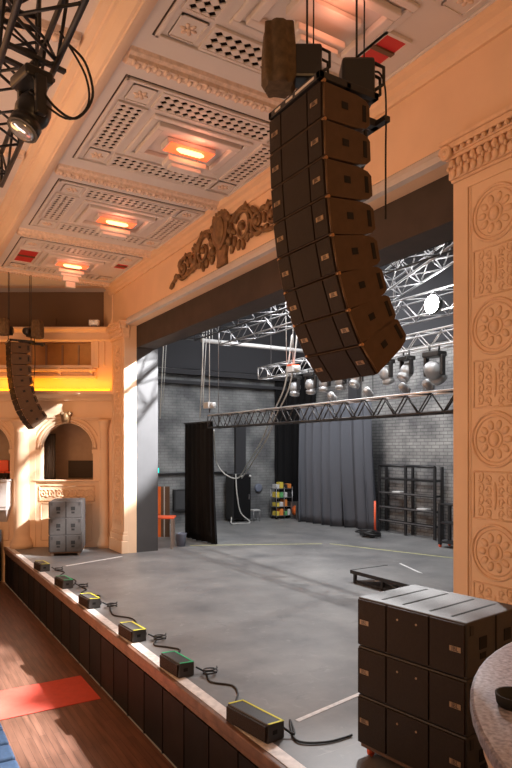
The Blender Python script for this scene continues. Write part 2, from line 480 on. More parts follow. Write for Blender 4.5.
# ---- gilt cartouche over the opening
def cartouche():
    X = XP; o = empty('cartouche', (X, 12.9, 8.42))
    tag(o, 'dark gilt scrolled cartouche on the orange wall above the stage opening', 'wall ornament')
    def P(u, z, x=0): return (x, -u, z)
    b = MB()
    pts = [(-.36, .45), (-.42, .2), (-.34, -.15), (-.16, -.33), (0, -.4), (.16, -.33), (.34, -.15), (.42, .2), (.36, .45), (.15, .52), (0, .47), (-.15, .52)]
    b.prism([P(u, z+.22, 0) for u, z in pts], (-.13, 0, 0)); b.ball(P(0, .28, -.13), (.09, .26, .33))
    b.build('shield', 'bronze', o, bevel=.03)
    b = MB()
    for u, z, r in ((0, .74, .12), (-.14, .70, .09), (.14, .70, .09), (-.27, .66, .07), (.27, .66, .07), (0, .66, .1), (-.4, .45, .09), (.4, .45, .09), (-.47, .15, .09), (.47, .15, .09), (-.42, -.1, .1), (.42, -.1, .1)):
        b.ball(P(u, z, -.08), (.09, r, r), n=8)
    b.tube([P(u, z, -.05) for u, z in ((-.42, -.1), (-.47, .15), (-.4, .45), (-.27, .66), (-.14, .70), (0, .72), (.14, .70), (.27, .66), (.4, .45), (.47, .15), (.42, -.1))], .05, 6)
    b.build('crest', 'bronze', o)
    b = MB().prism([P(-.28, -.1, 0), P(.28, -.1, 0), P(.20, -.35, 0), P(.24, -.56, 0), P(-.24, -.56, 0), P(-.20, -.35, 0)], (-.09, 0, 0))
    b.build('base_console', 'bronze', o, bevel=.02)
    for s in (-1, 1):
        b = MB()
        for (cu, cz, R, turn, st) in ((.98, .08, .40, 2.6, .5), (1.62, .0, .30, 2.3, -2.4), (2.2, -.04, .27, 2.6, .6)):
            pts = []
            for j in range(34):
                t = st + j/33*turn*PI; r = R*(1-.78*j/33)
                pts.append(P(s*(cu - r*math.cos(t)), cz + r*math.sin(t), -.06))
            b.tube(pts, [.055*(1-.4*j/33) for j in range(34)], 6)
            b.ball(P(s*cu, cz, -.07), (.08, .085, .085), n=8)
        b.tube([P(s*u, z, -.05) for u, z in smooth2(((.35, .3), (.6, .45), (1.0, .52), (1.35, .3), (1.55, -.1), (1.9, -.28), (2.3, -.32), (2.6, -.2), (2.95, -.33), (3.05, -.42)))], .05, 6)
        rnd = random.Random(3)
        for u, z in ((.55, .1), (.62, -.15), (.72, .42), (.8, -.28), (1.1, .5), (1.25, .35), (1.32, .1), (1.4, -.2), (1.45, .32), (1.55, .26), (1.85, .22), (1.9, 0), (1.95, -.25), (2.05, .2), (2.45, .12), (2.5, -.2), (2.72, -.2), (2.95, -.36), (1.0, -.32), (1.2, -.22), (.5, -.28)):
            rot = Matrix.Rotation(rnd.uniform(0, PI), 3, 'X')
            b.ball(P(s*u, z, -.05), (.06, .14, .06), n=7, rot=rot)
        b.build('scroll', 'bronze', o)
def smooth2(p):
    return [(v.x, v.y) for v in smoothpath([(a, b_, 0) for a, b_ in p], 5)]
cartouche()

# ---- ceiling
XE = 3.02
cl = MB().box((XE, -3.5, ZC), (XP+.3, 27, ZC+.3))
struct(cl.build('ceiling', 'ceil'))
# stepped drop edge and warm beam between band and house ceiling
prof = [(0, 0), (0, -.04), (-.05, -.05), (-.06, -.10), (-.12, -.11), (-.13, -.14), (-.20, -.15), (-.21, -.12), (-.25, -.11), (-.33, .0), (-.36, .10), (-.40, .11), (-.41, .16), (-.50, .2), (-.50, .5), (0, .5)]
struct(MB().profile(prof, (XE+.02, -3.5, ZC), (1, 0, 0), (0, 0, 1), (0, 30.5, 0)).build('ceiling_beam', 'housecorner'))
struct(MB().box((-6, -3.5, ZC+.3), (XE-.3, 27, ZC+.6)).build('ceiling_house', 'ceil'))
for i, yy in enumerate((4.9, 9.15, 13.3, 17.4)):       # decorated ribs over the house side
    hb = MB().profile([(-.14, 0), (-.1, -.1), (.1, -.1), (.14, 0)], (-3, yy, ZC+.3), (0, 1, 0), (0, 0, 1), (5.5, 0, 0))
    for q in range(34):
        hb.ball((-2.8+q*.155, yy, ZC+.19), (.06, .09, .045), n=6)
    struct(hb.build('ceiling_rib', 'ceilrib'))

def lattice(x0, x1, y0, y1, z, n_min=4):
    """perforated plaster grille facing down, diamond holes"""
    b = MB(); w, l = x1-x0, y1-y0
    s = min(w, l)/n_min; nx, ny = max(1, round(w/s)), max(1, round(l/s))
    dx, dy = w/nx, l/ny
    for i in range(nx):
        for j in range(ny):
            cx, cy = x0+(i+.5)*dx, y0+(j+.5)*dy; q = .46
            c = [(cx-dx/2, cy-dy/2, z), (cx+dx/2, cy-dy/2, z), (cx+dx/2, cy+dy/2, z), (cx-dx/2, cy+dy/2, z)]
            d = [(cx, cy-dy*q, z), (cx+dx*q, cy, z), (cx, cy+dy*q, z), (cx-dx*q, cy, z)]
            u = [(p[0], p[1], z+.022) for p in d]
            b.add(c+d+u, [(0,1,4),(1,5,4),(1,2,5),(2,6,5),(2,3,6),(3,7,6),(3,0,7),(0,4,7),
                          (4,5,9,8),(5,6,10,9),(6,7,11,10),(7,4,8,11)])
    return b
def rosette(cx, cy, z, R):
    b = MB()
    for i in range(6):
        t = i*PI/3
        b.ball((cx+R*.6*math.cos(t), cy+R*.6*math.sin(t), z), (R*.42, R*.26, .02), rot=Matrix.Rotation(t, 3, 'Z'), n=6)
    b.ball((cx, cy, z-.005), (R*.3, R*.3, .03), n=6)
    return b
def coffer(yc, red=(), tall=False, core=True):
    c = empty('ceiling_coffer', (5.03, yc, ZC)); struct(c)
    hx, hy = 1.77, 1.56; z = -.03
    fr = MB()
    for (a, b_) in (((-hx, -hy), (hx, -hy+.06)), ((-hx, hy-.06), (hx, hy)), ((-hx, -hy), (-hx+.06, hy)), ((hx-.06, -hy), (hx, hy))):
        fr.box((a[0], a[1], z-.015), (b_[0], b_[1], 0))
    fr.build('coffer_frame', 'ceil', c, bevel=.012)
    ln = MB()                                            # flat dark strip painted for the shade of a sunk line
    g = .025
    for (a, b_) in (((-hx-g, -hy-g), (hx+g, -hy)), ((-hx-g, hy), (hx+g, hy+g)), ((-hx-g, -hy), (-hx, hy)), ((hx, -hy), (hx+g, hy))):
        ln.box((a[0], a[1], -.004), (b_[0], b_[1], 0))
    ln.build('gap_shade_strip', 'darkbox', c)
    # four grilles with raised borders
    rects = {'left': (-1.62, -1.20, -.82, .82), 'right': (1.20, 1.62, -.82, .82), 'near': (-1.08, 1.08, -1.43, -.98), 'far': (-1.08, 1.08, .98, 1.43)}
    for nm, (x0, x1, y0, y1) in rects.items():
        if nm in red: continue
        MB().box((x0, y0, -.008), (x1, y1, 0)).build('hole_shade_plate', 'holeshade', c)  # dark plate added in place of the shaded depth behind the lattice
        lattice(x0, x1, y0, y1, -.034, 3).build('lattice_grille', 'ceil', c)
        b = MB(); t = .05
        for (a, b_) in (((x0-t, y0-t), (x1+t, y0)), ((x0-t, y1), (x1+t, y1+t)), ((x0-t, y0), (x0, y1)), ((x1, y0), (x1+t, y1))):
            b.box((a[0], a[1], -.045), (b_[0], b_[1], 0))
        b.build('grille_border', 'ceil', c)
    for sx in (-1, 1):
        for sy in (-1, 1):
            cx, cy = sx*1.41, sy*1.2
            b = MB().box((cx-.2, cy-.24, -.02), (cx+.2, cy+.24, 0)); bb = MB()
            for (a, b_) in (((cx-.2, cy-.24), (cx+.2, cy-.22)), ((cx-.2, cy+.22), (cx+.2, cy+.24)), ((cx-.2, cy-.24), (cx-.18, cy+.24)), ((cx+.18, cy-.24), (cx+.2, cy+.24))):
                b.box((a[0], a[1], -.035), (b_[0], b_[1], 0))
            b.build('corner_block', 'ceil', c)
            rosette(cx, cy, -.025, .13).build('rosette', 'ceilrib', c)
    # stepped central tray and hanging plaster pendant with the lamp between
    b = MB()
    for (ox, oy, ix, iy, zz) in ((1.0, .80, .88, .68, -.05), (.84, .62, .70, .48, -.10)):
        b.box((-ox, -oy, zz), (ox, -iy, 0)); b.box((-ox, iy, zz), (ox, oy, 0)); b.box((-ox, -iy, zz), (-ix, iy, 0)); b.box((ix, -iy, zz), (ox, iy, 0))
    b.build('stepped_tray', 'ceil', c, bevel=.02)
    lp = MB().box((-.50, -.20, -.13), (.50, .14, -.02)).build('lamp_housing', 'ceil', c)
    MB().box((-.46, -.26, -.135), (.46, .12, -.13)).build('glow_plate', 'lamp_o' if core else 'ceil', lp)
    if core: MB().tube([(-.28, -.12, -.165), (-.2, -.12, -.165), (.2, -.12, -.165), (.28, -.12, -.165)], [.02, .05, .05, .02], 10).build('lamp_tube', 'lamp_c', lp)
    light('POINT', 'coffer_lamp', (5.03, yc-.42, ZC-.30), 9, (1, .30, .16), .12)
    b = MB()
    b.box((-.40, .0, -.34), (.40, .34, -.24)); b.box((-.32, .06, -.42), (.32, .28, -.34))
    if tall: b.box((-.24, .08, -.58), (.24, .26, -.42)); b.box((-.15, .1, -.76), (.15, .24, -.58))
    for sx in (-.3, .3):
        b.box((sx-.02, .18, -.25), (sx+.02, .22, 0))
    b.build('pendant_tiers', 'ceil', c, bevel=.02)
    return c
coffer(6.5, red=('right',), core=False); coffer(10.73); coffer(15.0); coffer(19.2, red=('left', 'right'), tall=True)

def hatch(x, y, lab, w=.40, l=.62):
    o = empty('ceiling_hatch', (x, y, ZC-.03)); tag(o, lab, 'hatch')
    MB().box((-w/2, -l/2, 0), (w/2, l/2, .028)).build('red_opening', 'redglow', o)
    b = MB(); t = .05
    for (a, b_) in (((-w/2-t, -l/2-t), (w/2+t, -l/2)), ((-w/2-t, l/2), (w/2+t, l/2+t)), ((-w/2-t, -l/2), (-w/2, l/2)), ((w/2, -l/2), (w/2+t, l/2))):
        b.box((a[0], a[1], -.02), (b_[0], b_[1], .03))
    b.build('hatch_frame', 'ceil', o)
    MB().box((-w/2, -.06, -.03), (w/2, .02, -.001)).build('crossbar', 'brown', o)
hatch(6.2, 6.62, 'red lit ceiling opening just behind the top of the big hanging array')
hatch(3.68, 19.2, 'red lit ceiling opening above the small distant hanging array', .5, 1.2)
hatch(6.45, 18.7, 'small red lit ceiling opening near the far corner of the stage wall', .36, .5)

for yy in (4.3, 8.65, 12.9, 17.1, 20.95):               # decorated ribs across the coffered band
    b = MB().profile([(-.2, 0), (-.17, -.05), (-.1, -.07), (-.08, -.12), (.08, -.12), (.1, -.07), (.17, -.05), (.2, 0)], (XE+.05, yy, ZC), (0, 1, 0), (0, 0, 1), (XP-XE-.2, 0, 0))
    for q in range(44):
        x = XE+.15+q*.085
        b.ball((x, yy+(.03 if q % 2 else -.03), ZC-.125), (.035, .075, .03), n=6)
    struct(b.build('ceiling_rib', 'ceilrib'))

# ---- far splayed side wall with boxes
WD = 21.7; ks = WD/F
def fx(px): return (px-CX)*ks
def fz(py): return H + (HY-py)*ks
fw = empty('wall_left', tuple(DV*WD), -A); struct(fw)
XL = fx(-130); XR = fx(113.5)
def arch_row(b, arches, z0, z1, y0, y1, xl, xr):
    """wall strip between sill z0 and z1 with arched openings (cx, r, spring z)"""
    x = xl
    for cx, r, zs in arches:
        b.box((x, y0, z0), (cx-r, y1, z1))
        n = 20
        for i in range(n):
            t0, t1 = PI-PI*i/n, PI-PI*(i+1)/n
            p0, p1 = (cx+r*math.cos(t0), zs+r*math.sin(t0)), (cx+r*math.cos(t1), zs+r*math.sin(t1))
            b.prism([(p0[0], y0, p0[1]), (p1[0], y0, p1[1]), (p1[0], y0, z1), (p0[0], y0, z1)], (0, y1-y0, 0))
        x = cx+r
    b.box((x, y0, z0), (xr, y1, z1))
zsill, ztop = fz(480), fz(401)
ra = 26*ks
arches = [(fx(-95), ra, fz(449)), (fx(-16), ra, fz(449)), (fx(67), ra, fz(449))]
b = MB()
b.box((XL, 0, -1.25), (XR+.3, .3, zsill))
arch_row(b, arches, zsill, ztop, 0, .3, XL, XR+.3)
b.box((XL, 0, ztop), (XR+.3, .3, fz(366)))
# gallery opening: piers and frame
b.box((fx(91), 0, fz(366)), (XR+.3, .3, fz(341))); b.box((fx(-130), 0, fz(366)), (fx(-80), .3, fz(341)))
b.box((XL, 0, fz(341)), (XR+.3, .3, fz(329)))
# upper opening with rounded far corner
rc = .45; xr = fx(112)
b.box((xr, 0, fz(329)), (XR+.3, .3, 10))
zt = fz(286)
for (z_, sg) in ((zt, -1), (fz(329), 1)):
    poly = [(xr, 0, z_)] + [(xr-rc+rc*math.cos(t), 0, z_+sg*rc-sg*rc*math.sin(t)) for t in [PI/2*i/8 for i in range(9)]][0:9]
    b.prism(poly, (0, .3, 0))
b.box((XL, 0, zt), (xr, .3, 10))
b.build('wall_plate', 'cream', fw)
# rooms behind the openings
for cx, r, zs in arches:
    b = MB()
    b.box((cx-r-.3, 1.9, zsill-.2), (cx+r+.3, 2.0, zs+r+.3)); b.box((cx-r-.3, .3, zs+r+.2), (cx+r+.3, 2, zs+r+.3))
    b.box((cx-r-.3, .3, zsill-.3), (cx+r+.3, 2, zsill-.02)); b.box((cx-r-.4, .3, zsill-.3), (cx-r-.3, 2, zs+r+.3)); b.box((cx+r+.3, .3, zsill-.3), (cx+r+.4, 2, zs+r+.3))
    rm = b.build('box_interior', 'interior', fw)
    MB().box((cx-r+.42, 1.8, zsill), (cx+r+.3, 1.9, zsill+.66)).build('dark_dado', 'darkbox', rm)
    cb = MB()
    n = 14; pts = [(cx-r-.02+.36*i/n, .5+.03*math.sin(i*1.9)) for i in range(n+1)]
    cb.add([(x, y_, zsill) for x, y_ in pts]+[(x, y_, zs+.6*r) for x, y_ in pts], [(i, i+1, n+2+i, n+1+i) for i in range(n)], True)
    cb.build('side_drape', 'darkbox', rm, solid=.02)
b = MB()
b.box((XL, 1.1, fz(368)), (XR+.3, 1.2, fz(338))); b.box((XL, .3, fz(338)), (XR+.3, 1.2, fz(338)+.1)); b.box((XL, .3, fz(367)-.1), (XR+.3, 1.2, fz(367)))
gal = b.build('gallery_recess', 'copper', fw)
b = MB()
for px in (-60, -30, 0, 20, 36, 53, 70, 86): b.box((fx(px)-.03, 1.04, fz(367)), (fx(px)+.03, 1.1, fz(340)))
b.build('gallery_mullions', 'interior', gal)
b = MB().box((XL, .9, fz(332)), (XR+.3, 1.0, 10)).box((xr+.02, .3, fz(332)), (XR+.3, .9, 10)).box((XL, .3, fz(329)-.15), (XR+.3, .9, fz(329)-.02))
vt = b.build('upper_recess', 'recess_shade', fw)
MB().box((fx(18), .85, fz(322)), (fx(48), .9, fz(313))).build('recess_panel', 'recess_shade', vt)
# mouldings
def hmould(z, h, pr, x0=XL, x1=XR+.1, name='moulding', m='cream'):
    prof = [(0, 0), (-pr*.35, 0), (-pr*.45, h*.25), (-pr*.8, h*.55), (-pr, h*.65), (-pr, h), (0, h)]
    return MB().profile(prof, (x0, 0, z), (0, 1, 0), (0, 0, 1), (x1-x0, 0, 0)).build(name, m, fw)
hmould(fz(401), fz(392)-fz(401), .42, name='cornice')
hmould(fz(420), .12, .10, name='frieze_moulding'); hmould(fz(342), .1, .08, name='frame_moulding'); hmould(fz(333), .18, .2, name='upper_cornice')
hmould(fz(483), .12, .1, x0=fx(34), x1=fx(100), name='sill_moulding')
# gallery front rails and amber strip hidden behind them
b = MB()
for py, h in ((379, .10), (372, .10)): b.box((XL, -.16, fz(py)), (fx(97), -.04, fz(py)+h))
b.box((XL, -.1, fz(367)-.05), (fx(99), .0, fz(366)+.02))
for px in (-60, -30, 0, 30, 60, 92): b.box((fx(px)-.05, -.12, fz(380)), (fx(px)+.05, -.03, fz(366)))
b.build('gallery_rail', 'cream', fw, bevel=.01)
st = MB().box((XL, -.36, fz(391.5)), (fx(112), -.28, fz(391.5)+.06)).build('amber_light_strip', 'led', fw)
b = MB().box((fx(95), -.05, fz(366)), (fx(99), 0, fz(341))).box((fx(103), -.05, fz(366)), (fx(105), 0, fz(338)))
b.build('gallery_frame', 'cream', fw, bevel=.01)
# arch rings, keystones, imposts
for cx, r, zs in arches:
    b = MB()
    for rr, th, yy in ((r+.10, .05, -.03), (r+.24, .035, -.02), (r+.02, .03, -.01)):
        b.tube([(cx+rr*math.cos(t), yy, zs+rr*math.sin(t)) for t in [PI*i/24 for i in range(25)]], th, 6)
    for s in (-1, 1):
        b.box((cx+s*(r+.13)-.15, -.08, zs-.16), (cx+s*(r+.13)+.15, 0, zs-.02)); b.box((cx+s*(r+.13)-.11, -.05, zsill), (cx+s*(r+.13)+.11, 0, zs-.16))
    b.build('archivolt', 'cream', fw)
    b = MB().prism([(cx-.13, -.02, zs+r), (cx+.13, -.02, zs+r), (cx+.2, -.02, zs+r+.36), (cx-.2, -.02, zs+r+.36)], (0, -.14, 0))
    b.ball((cx, -.18, zs+r+.2), (.12, .1, .16)); b.ball((cx-.13, -.15, zs+r+.32), .08); b.ball((cx+.13, -.15, zs+r+.32), .08)
    b.build('keystone', 'bronze', fw)
    b = MB()                                             # spandrel panels
    for s in (-1, 1):
        x0, x1 = cx+s*(r*.72), cx+s*(r+.28)
        b.tube([(x0, 0, fz(421)), (x1, 0, fz(421)), (x1, 0, zs+.35), (x0+s*.12, 0, fz(425)), (x0, 0, fz(421))], .02, 5)
    b.build('spandrel_moulding', 'cream', fw)
    # carved panel below the sill and dado panels
    b = MB(); x0, x1, z0, z1 = cx-r-.05, cx+r+.05, fz(501), fz(486)
    for a in ((x0, z0, x1, z0), (x0, z1, x1, z1), (x0, z0, x0, z1), (x1, z0, x1, z1)): b.tube([(a[0], -.01, a[1]), (a[2], -.01, a[3])], .025, 5)
    for i in range(7):
        c = (x0+(i+.5)*(x1-x0)/7, (z0+z1)/2)
        b.tube([(c[0]+.11*(1-j/18)*math.cos(j*.55), -.01, c[1]+.17*(1-j/18)*math.sin(j*.55)) for j in range(16)], .022, 5)
        b.ball((c[0]+.12, -.01, c[1]-.1), (.07, .03, .035), n=6); b.ball((c[0]-.1, -.01, c[1]+.13), (.06, .03, .03), n=6)
    b.build('carved_panel', 'relief', fw)
    b = MB()
    for i in range(3):
        xa, xb = cx-r+i*r*.68, cx-r+i*r*.68+r*.6
        for a in ((xa, .25, xb, .25), (xa, 1.55, xb, 1.55), (xa, .25, xa, 1.55), (xb, .25, xb, 1.55)): b.tube([(a[0], 0, a[1]), (a[2], 0, a[3])], .025, 5)
    b.build('dado_panels', 'cream', fw)
# engaged columns
def column(px, rad, ptop, pbase=548, z0=0.0):
    cxx = fx(px); zt_ = fz(ptop)
    prof = [(rad*1.45, z0), (rad*1.45, z0+.16), (rad*1.25, z0+.2), (rad*1.32, z0+.28), (rad*1.05, z0+.36), (rad, z0+.5), (rad*.97, (z0+zt_)/2), (rad*.88, zt_-.45), (rad*1.0, zt_-.42), (rad*.9, zt_-.36), (rad*1.15, zt_-.12), (rad*1.35, zt_-.08), (rad*1.35, zt_)]
    b = MB().lathe(prof, 24, Matrix.Translation((cxx, -.12, 0)))
    b.build('engaged_column', 'cream', fw)
column(23, .27, 420); column(105, .16, 420); column(-56, .27, 420)
b = MB().box((fx(98), -.06, 0), (fx(112.5), 0, fz(420))).box((fx(11), -.06, 0), (fx(36), 0, fz(420)))
b.build('pier_backing', 'cream', fw, bevel=.01)
# box balcony front at the left edge
b = MB().box((fx(-45), -.55, fz(506)), (fx(13), 0, fz(481))).box((fx(-46), -.6, fz(481)), (fx(14), 0, fz(479)))
b.box((fx(-42), -.52, fz(509)), (fx(12), 0, fz(506))); b.prism([(fx(-38), -.42, fz(509)), (fx(11), -.42, fz(509)), (fx(7), 0, fz(522)), (fx(-34), 0, fz(522))], (0, .42, 0))
b.build('balcony_front', 'trimgrey', fw, bevel=.015)

# ---- stage house
struct(MB().box((XB, -3.5, 0), (XB+.3, YW+.3, ZR)).build('wall_back', 'brickX'))
struct(MB().box((XP+.3, YW, 0), (XB, YW+.3, ZR)).build('wall_side', 'brickY'))
struct(MB().box((XP+.3, -3.8, 0), (XB, -3.5, ZR)).build('wall_right', 'brickY'))
struct(MB().box((XP+.3, -3.8, ZR), (XB+.3, YW+.3, ZR+.3)).build('ceiling_stage', 'roof'))
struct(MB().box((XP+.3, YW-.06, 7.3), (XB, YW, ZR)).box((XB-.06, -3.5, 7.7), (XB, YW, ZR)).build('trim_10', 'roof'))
b = MB()
for px in (240,): 
    p = atY(px, 480, YW-.1); b.box((p.x-.28, YW-.2, 0), (p.x+.28, YW, 4.6))
struct(b.build('trim_6', 'roof'))
struct(MB().box((XP+.9, YW-.35, 7.0), (XB, YW, 7.22)).box((XP+.9, YW-.3, 6.55), (XB, YW, 6.7)).build('trim_7', 'roof'))
struct(MB().tube([(XP+1, YW-.12, 2.35), (14.4, YW-.12, 2.35)], .05, 8).build('trim_8', 'blacksteel'))
struct(MB().box((XB-.25, 21.2, 0), (XB, 21.8, 9)).box((XB-.2, 25.2, 0), (XB, 25.9, 9)).build('trim_9', 'roof'))

# ================================================================== SPEAKERS
txt = lettering('JBL', .048); txt_s = lettering('JBL', .06)
AW, AH, AD = .90, .366, .60
def array_speaker():
    o = empty('line_array_speaker')
    g = .006
    sec = [(0.0, -g), (.44, -.02), (AD-.05, -.045), (AD, -.085), (AD, -AH+.085), (AD-.05, -AH+.045), (.44, -AH+.02), (0.0, -AH+g)]
    MB().prism([(x, -AW/2, z) for x, z in sec], (0, AW, 0)).build('cabinet', 'box', o, bevel=.008)
    c1 = AW/2-.225
    g_ = MB().box((-.022, -c1+.008, -AH+.014), (0, c1-.008, -.014)).build('grille', 'grille', o, bevel=.006)
    for s in (-1, 1):
        a, b_ = sorted((s*(c1+.008), s*(AW/2-.012)))
        gr = MB().box((-.022, a, -AH+.014), (0, b_, -.014)).build('grille', 'grille', o, bevel=.006)
        bd = MB().box((-.028, (a+b_)/2-.055, -AH*.5-.022), (-.021, (a+b_)/2+.055, -AH*.5+.022)).build('badge', 'badge', gr)
        t = bpy.data.objects.new('lettering', txt); COL.objects.link(t); t.parent = gr
        t.location = (-.0285, (a+b_)/2, -AH*.5); t.rotation_euler = (PI/2, 0, -PI/2)
        yy = s*AW/2
        MB().cbox((.27, yy, -AH*.47), (.078, .012, .066)).build('side_handle', 'pocket', o)
        MB().box((AD-.10, min(yy, yy+s*.006), -AH*.72), (AD-.055, max(yy, yy+s*.006), -AH*.28)).build('rear_slot', 'pocket', o)
        MB().tube([(.004, yy+s*.004, -.025), (.004, yy+s*.004, -AH+.025)], .010, 8).build('front_rail', 'rail', o)
        MB().tube([(.012, yy-s*.03, -.006), (.012, yy+s*.016, -.006)], .017, 8).build('rigging_pin', 'pin', o)
    return o
ORD = ['topmost', 'second', 'third', 'fourth', 'fifth', 'sixth', 'seventh', 'lowest']
ANG = [1, 2.5, 4.5, 8, 13, 20, 28, 39]
proto = array_speaker()
def hang_array(x, y, z, yaw, descr, group, first):
    px, pz = 0.0, 0.0; out = []
    for i, a in enumerate(ANG):
        t = math.radians(a)
        off = Matrix.Rotation(yaw, 3, 'Z') @ Vector((px, 0, pz))
        loc = Vector((x, y, z)) + off
        rot = (Matrix.Rotation(yaw, 3, 'Z') @ Matrix.Rotation(-t, 3, 'Y')).to_euler()
        lab = (ORD[i] + (' cabinet from the top of ' if 0 < i < 7 else ' cabinet of ') + descr)
        if first and i == 0:
            o = proto; o.location = loc; o.rotation_euler = rot
        else: o = dup(proto, loc, rot)
        tag(o, lab, 'speaker', group)
        out.append(o)
        px += math.sin(t)*AH; pz -= math.cos(t)*AH
    return out
NA = (3.57, 5.07, 6.98); FA = (3.48, 21.0, 6.9)
hang_array(*NA, math.radians(1), 'the big black line array hanging near the camera', 'speakers of the near line array', True)
hang_array(*FA, math.radians(-1), 'the small distant line array by the far wall', 'speakers of the far line array', False)

def fly_frame(loc, lab):
    o = empty('fly_frame', loc); tag(o, lab, 'rigging frame')
    b = MB()
    for s in (-1, 1):
        b.box((-.03, s*(AW/2-.03)-.03, .015), (.72, s*(AW/2-.03)+.03, .085))
    b.box((-.03, -AW/2, .015), (.03, AW/2, .085)); b.box((.66, -AW/2, .015), (.72, AW/2, .085)); b.box((.30, -AW/2, .015), (.36, AW/2, .07))
    b.build('bar_frame', 'blacksteel', o, bevel=.006)
    for a, c in ((-.36, -.05), (-.0, .12), (.22, .32)): MB().box((-.034, a, .035), (-.029, c, .06)).build('white_slot', 'slot', o)
    b = MB().box((.36, -.05, .02), (1.12, .05, .10)).box((1.04, -.2, .02), (1.12, .2, .08)); b.build('rear_extension', 'blacksteel', o, bevel=.005)
    return o
fly_frame(NA, 'black steel fly frame on top of the big near line array')
fly_frame(FA, 'black steel fly frame on top of the small distant line array')

def chain_hoist(loc, top, lab, bag=True, rz=0, s=1.0, m='hoist', group=None, hook=.2, grp=None):
    o = empty('chain_hoist', loc, rz); tag(o, lab, 'hoist', group)
    b = MB().box((-.11*s, -.09*s, 0), (.11*s, .09*s, .26*s)); b.build('motor_body', m, o, bevel=.02*s)
    mx = Matrix.Translation((0, .09*s, .13*s)) @ Matrix.Rotation(-PI/2, 4, 'X')
    MB().lathe([(.1*s, 0), (.1*s, .12*s), (.085*s, .15*s), (.04*s, .16*s)], 16, mx).build('motor_drum', m, o)
    b = MB().tube([(0, 0, .25*s), (0, 0, top-loc[2])], .012, 6); b.build('chain', 'blacksteel', o)
    MB().tube([(.05*s, 0, .25*s), (.055*s, 0, top-loc[2])], .008, 6).build('power_cable', 'cable', o)
    pts = [(0, 0, 0), (0, 0, -hook*.5), (.03*s, 0, -hook*.75), (0, 0, -hook), (-.035*s, 0, -hook*.8)]
    MB().tube(smoothpath(pts, 4), .014*s, 6).build('hook', 'blacksteel', o)
    b = MB(); 
    for sg in (-1, 1): b.tube([(.11*s, sg*.06*s, .05*s), (.17*s, sg*.06*s, .09*s), (.17*s, sg*.06*s, .2*s), (.11*s, sg*.06*s, .23*s)], .012*s, 6)
    b.build('carry_handle', 'blacksteel', o)
    if bag:
        b = MB(); n = 36
        prof = [(.09, .12), (.135, .09), (.15, -.10), (.15, -.32), (.12, -.37)]
        vs = []
        for r, z in prof:
            for k in range(n):
                a = 2*PI*(k+.5)/n; q = r*s*(1+.10*math.sin(7*a+z*3)); ca, sa = math.cos(a), math.sin(a)
                vs.append((-.22*s+q*.85*math.copysign(abs(ca)**.6, ca), q*math.copysign(abs(sa)**.6, sa), (.32+z)*s))
        fs = [(i*n+k, i*n+(k+1) % n, (i+1)*n+(k+1) % n, (i+1)*n+k) for i in range(len(prof)-1) for k in range(n)]
        b.add(vs, fs, True); b.f.append([(len(prof)-1)*n+k for k in range(n)]); b.sm.append(False)
        b.f.append([k for k in range(n)][::-1]); b.sm.append(False)
        b.build('chain_bag', 'canvas', o)
    return o
chain_hoist((NA[0]+.27, NA[1]+.16, NA[2]+.36), ZC, 'black chain hoist with big brown canvas chain bag above the near array', True, -A, 1.35, hook=.30)
chain_hoist((NA[0]+.80, NA[1]-.02, NA[2]+.22), ZC, 'black chain hoist without bag at the back of the near fly frame', False, -A, 1.6, hook=.15)
chain_hoist((FA[0]-.02, FA[1]-.1, FA[2]+.25), ZC, 'chain hoist on the house side of the distant array', True, .8, 1.1, hook=.2)
chain_hoist((FA[0]+.68, FA[1]-.1, FA[2]+.25), ZC, 'chain hoist on the stage side of the distant array', True, 2.2, 1.2, hook=.2)
tag(MB().tube(smoothpath([(NA[0]+.88, NA[1]-.16, 7.48), (NA[0]+1.0, NA[1]-.17, 7.5), (NA[0]+1.08, NA[1]-.17, 7.3), (NA[0]+1.08, NA[1]-.17, 6.6), (NA[0]+1.08, NA[1]-.17, 5.95)]), .011, 6).build('signal_cable', 'cable'),
    'thin black cable hanging straight down behind the near array', 'cable')
tag(MB().tube(smoothpath([(NA[0]+.75, NA[1]-.15, 7.0), (NA[0]+.82, NA[1]-.15, 6.75), (NA[0]+.74, NA[1]-.2, 6.45), (NA[0]+.58, NA[1]-.2, 6.3), (NA[0]+.66, NA[1]-.16, 6.7), (NA[0]+.72, NA[1]-.12, 7.0)]), .022, 6).build('speaker_cable_loop', 'cable'),
    'black speaker cable loop bunched behind the near array top', 'cable')
tag(MB().tube(smoothpath([(FA[0]+.78, FA[1]-.1, 7.25), (FA[0]+.80, FA[1]-.12, 6.3), (FA[0]+.72, FA[1]-.12, 5.0), (FA[0]+.85, FA[1]-.12, 4.4)]), .012, 6).build('signal_cable', 'cable'),
    'thin black cable hanging beside the small distant array', 'cable')

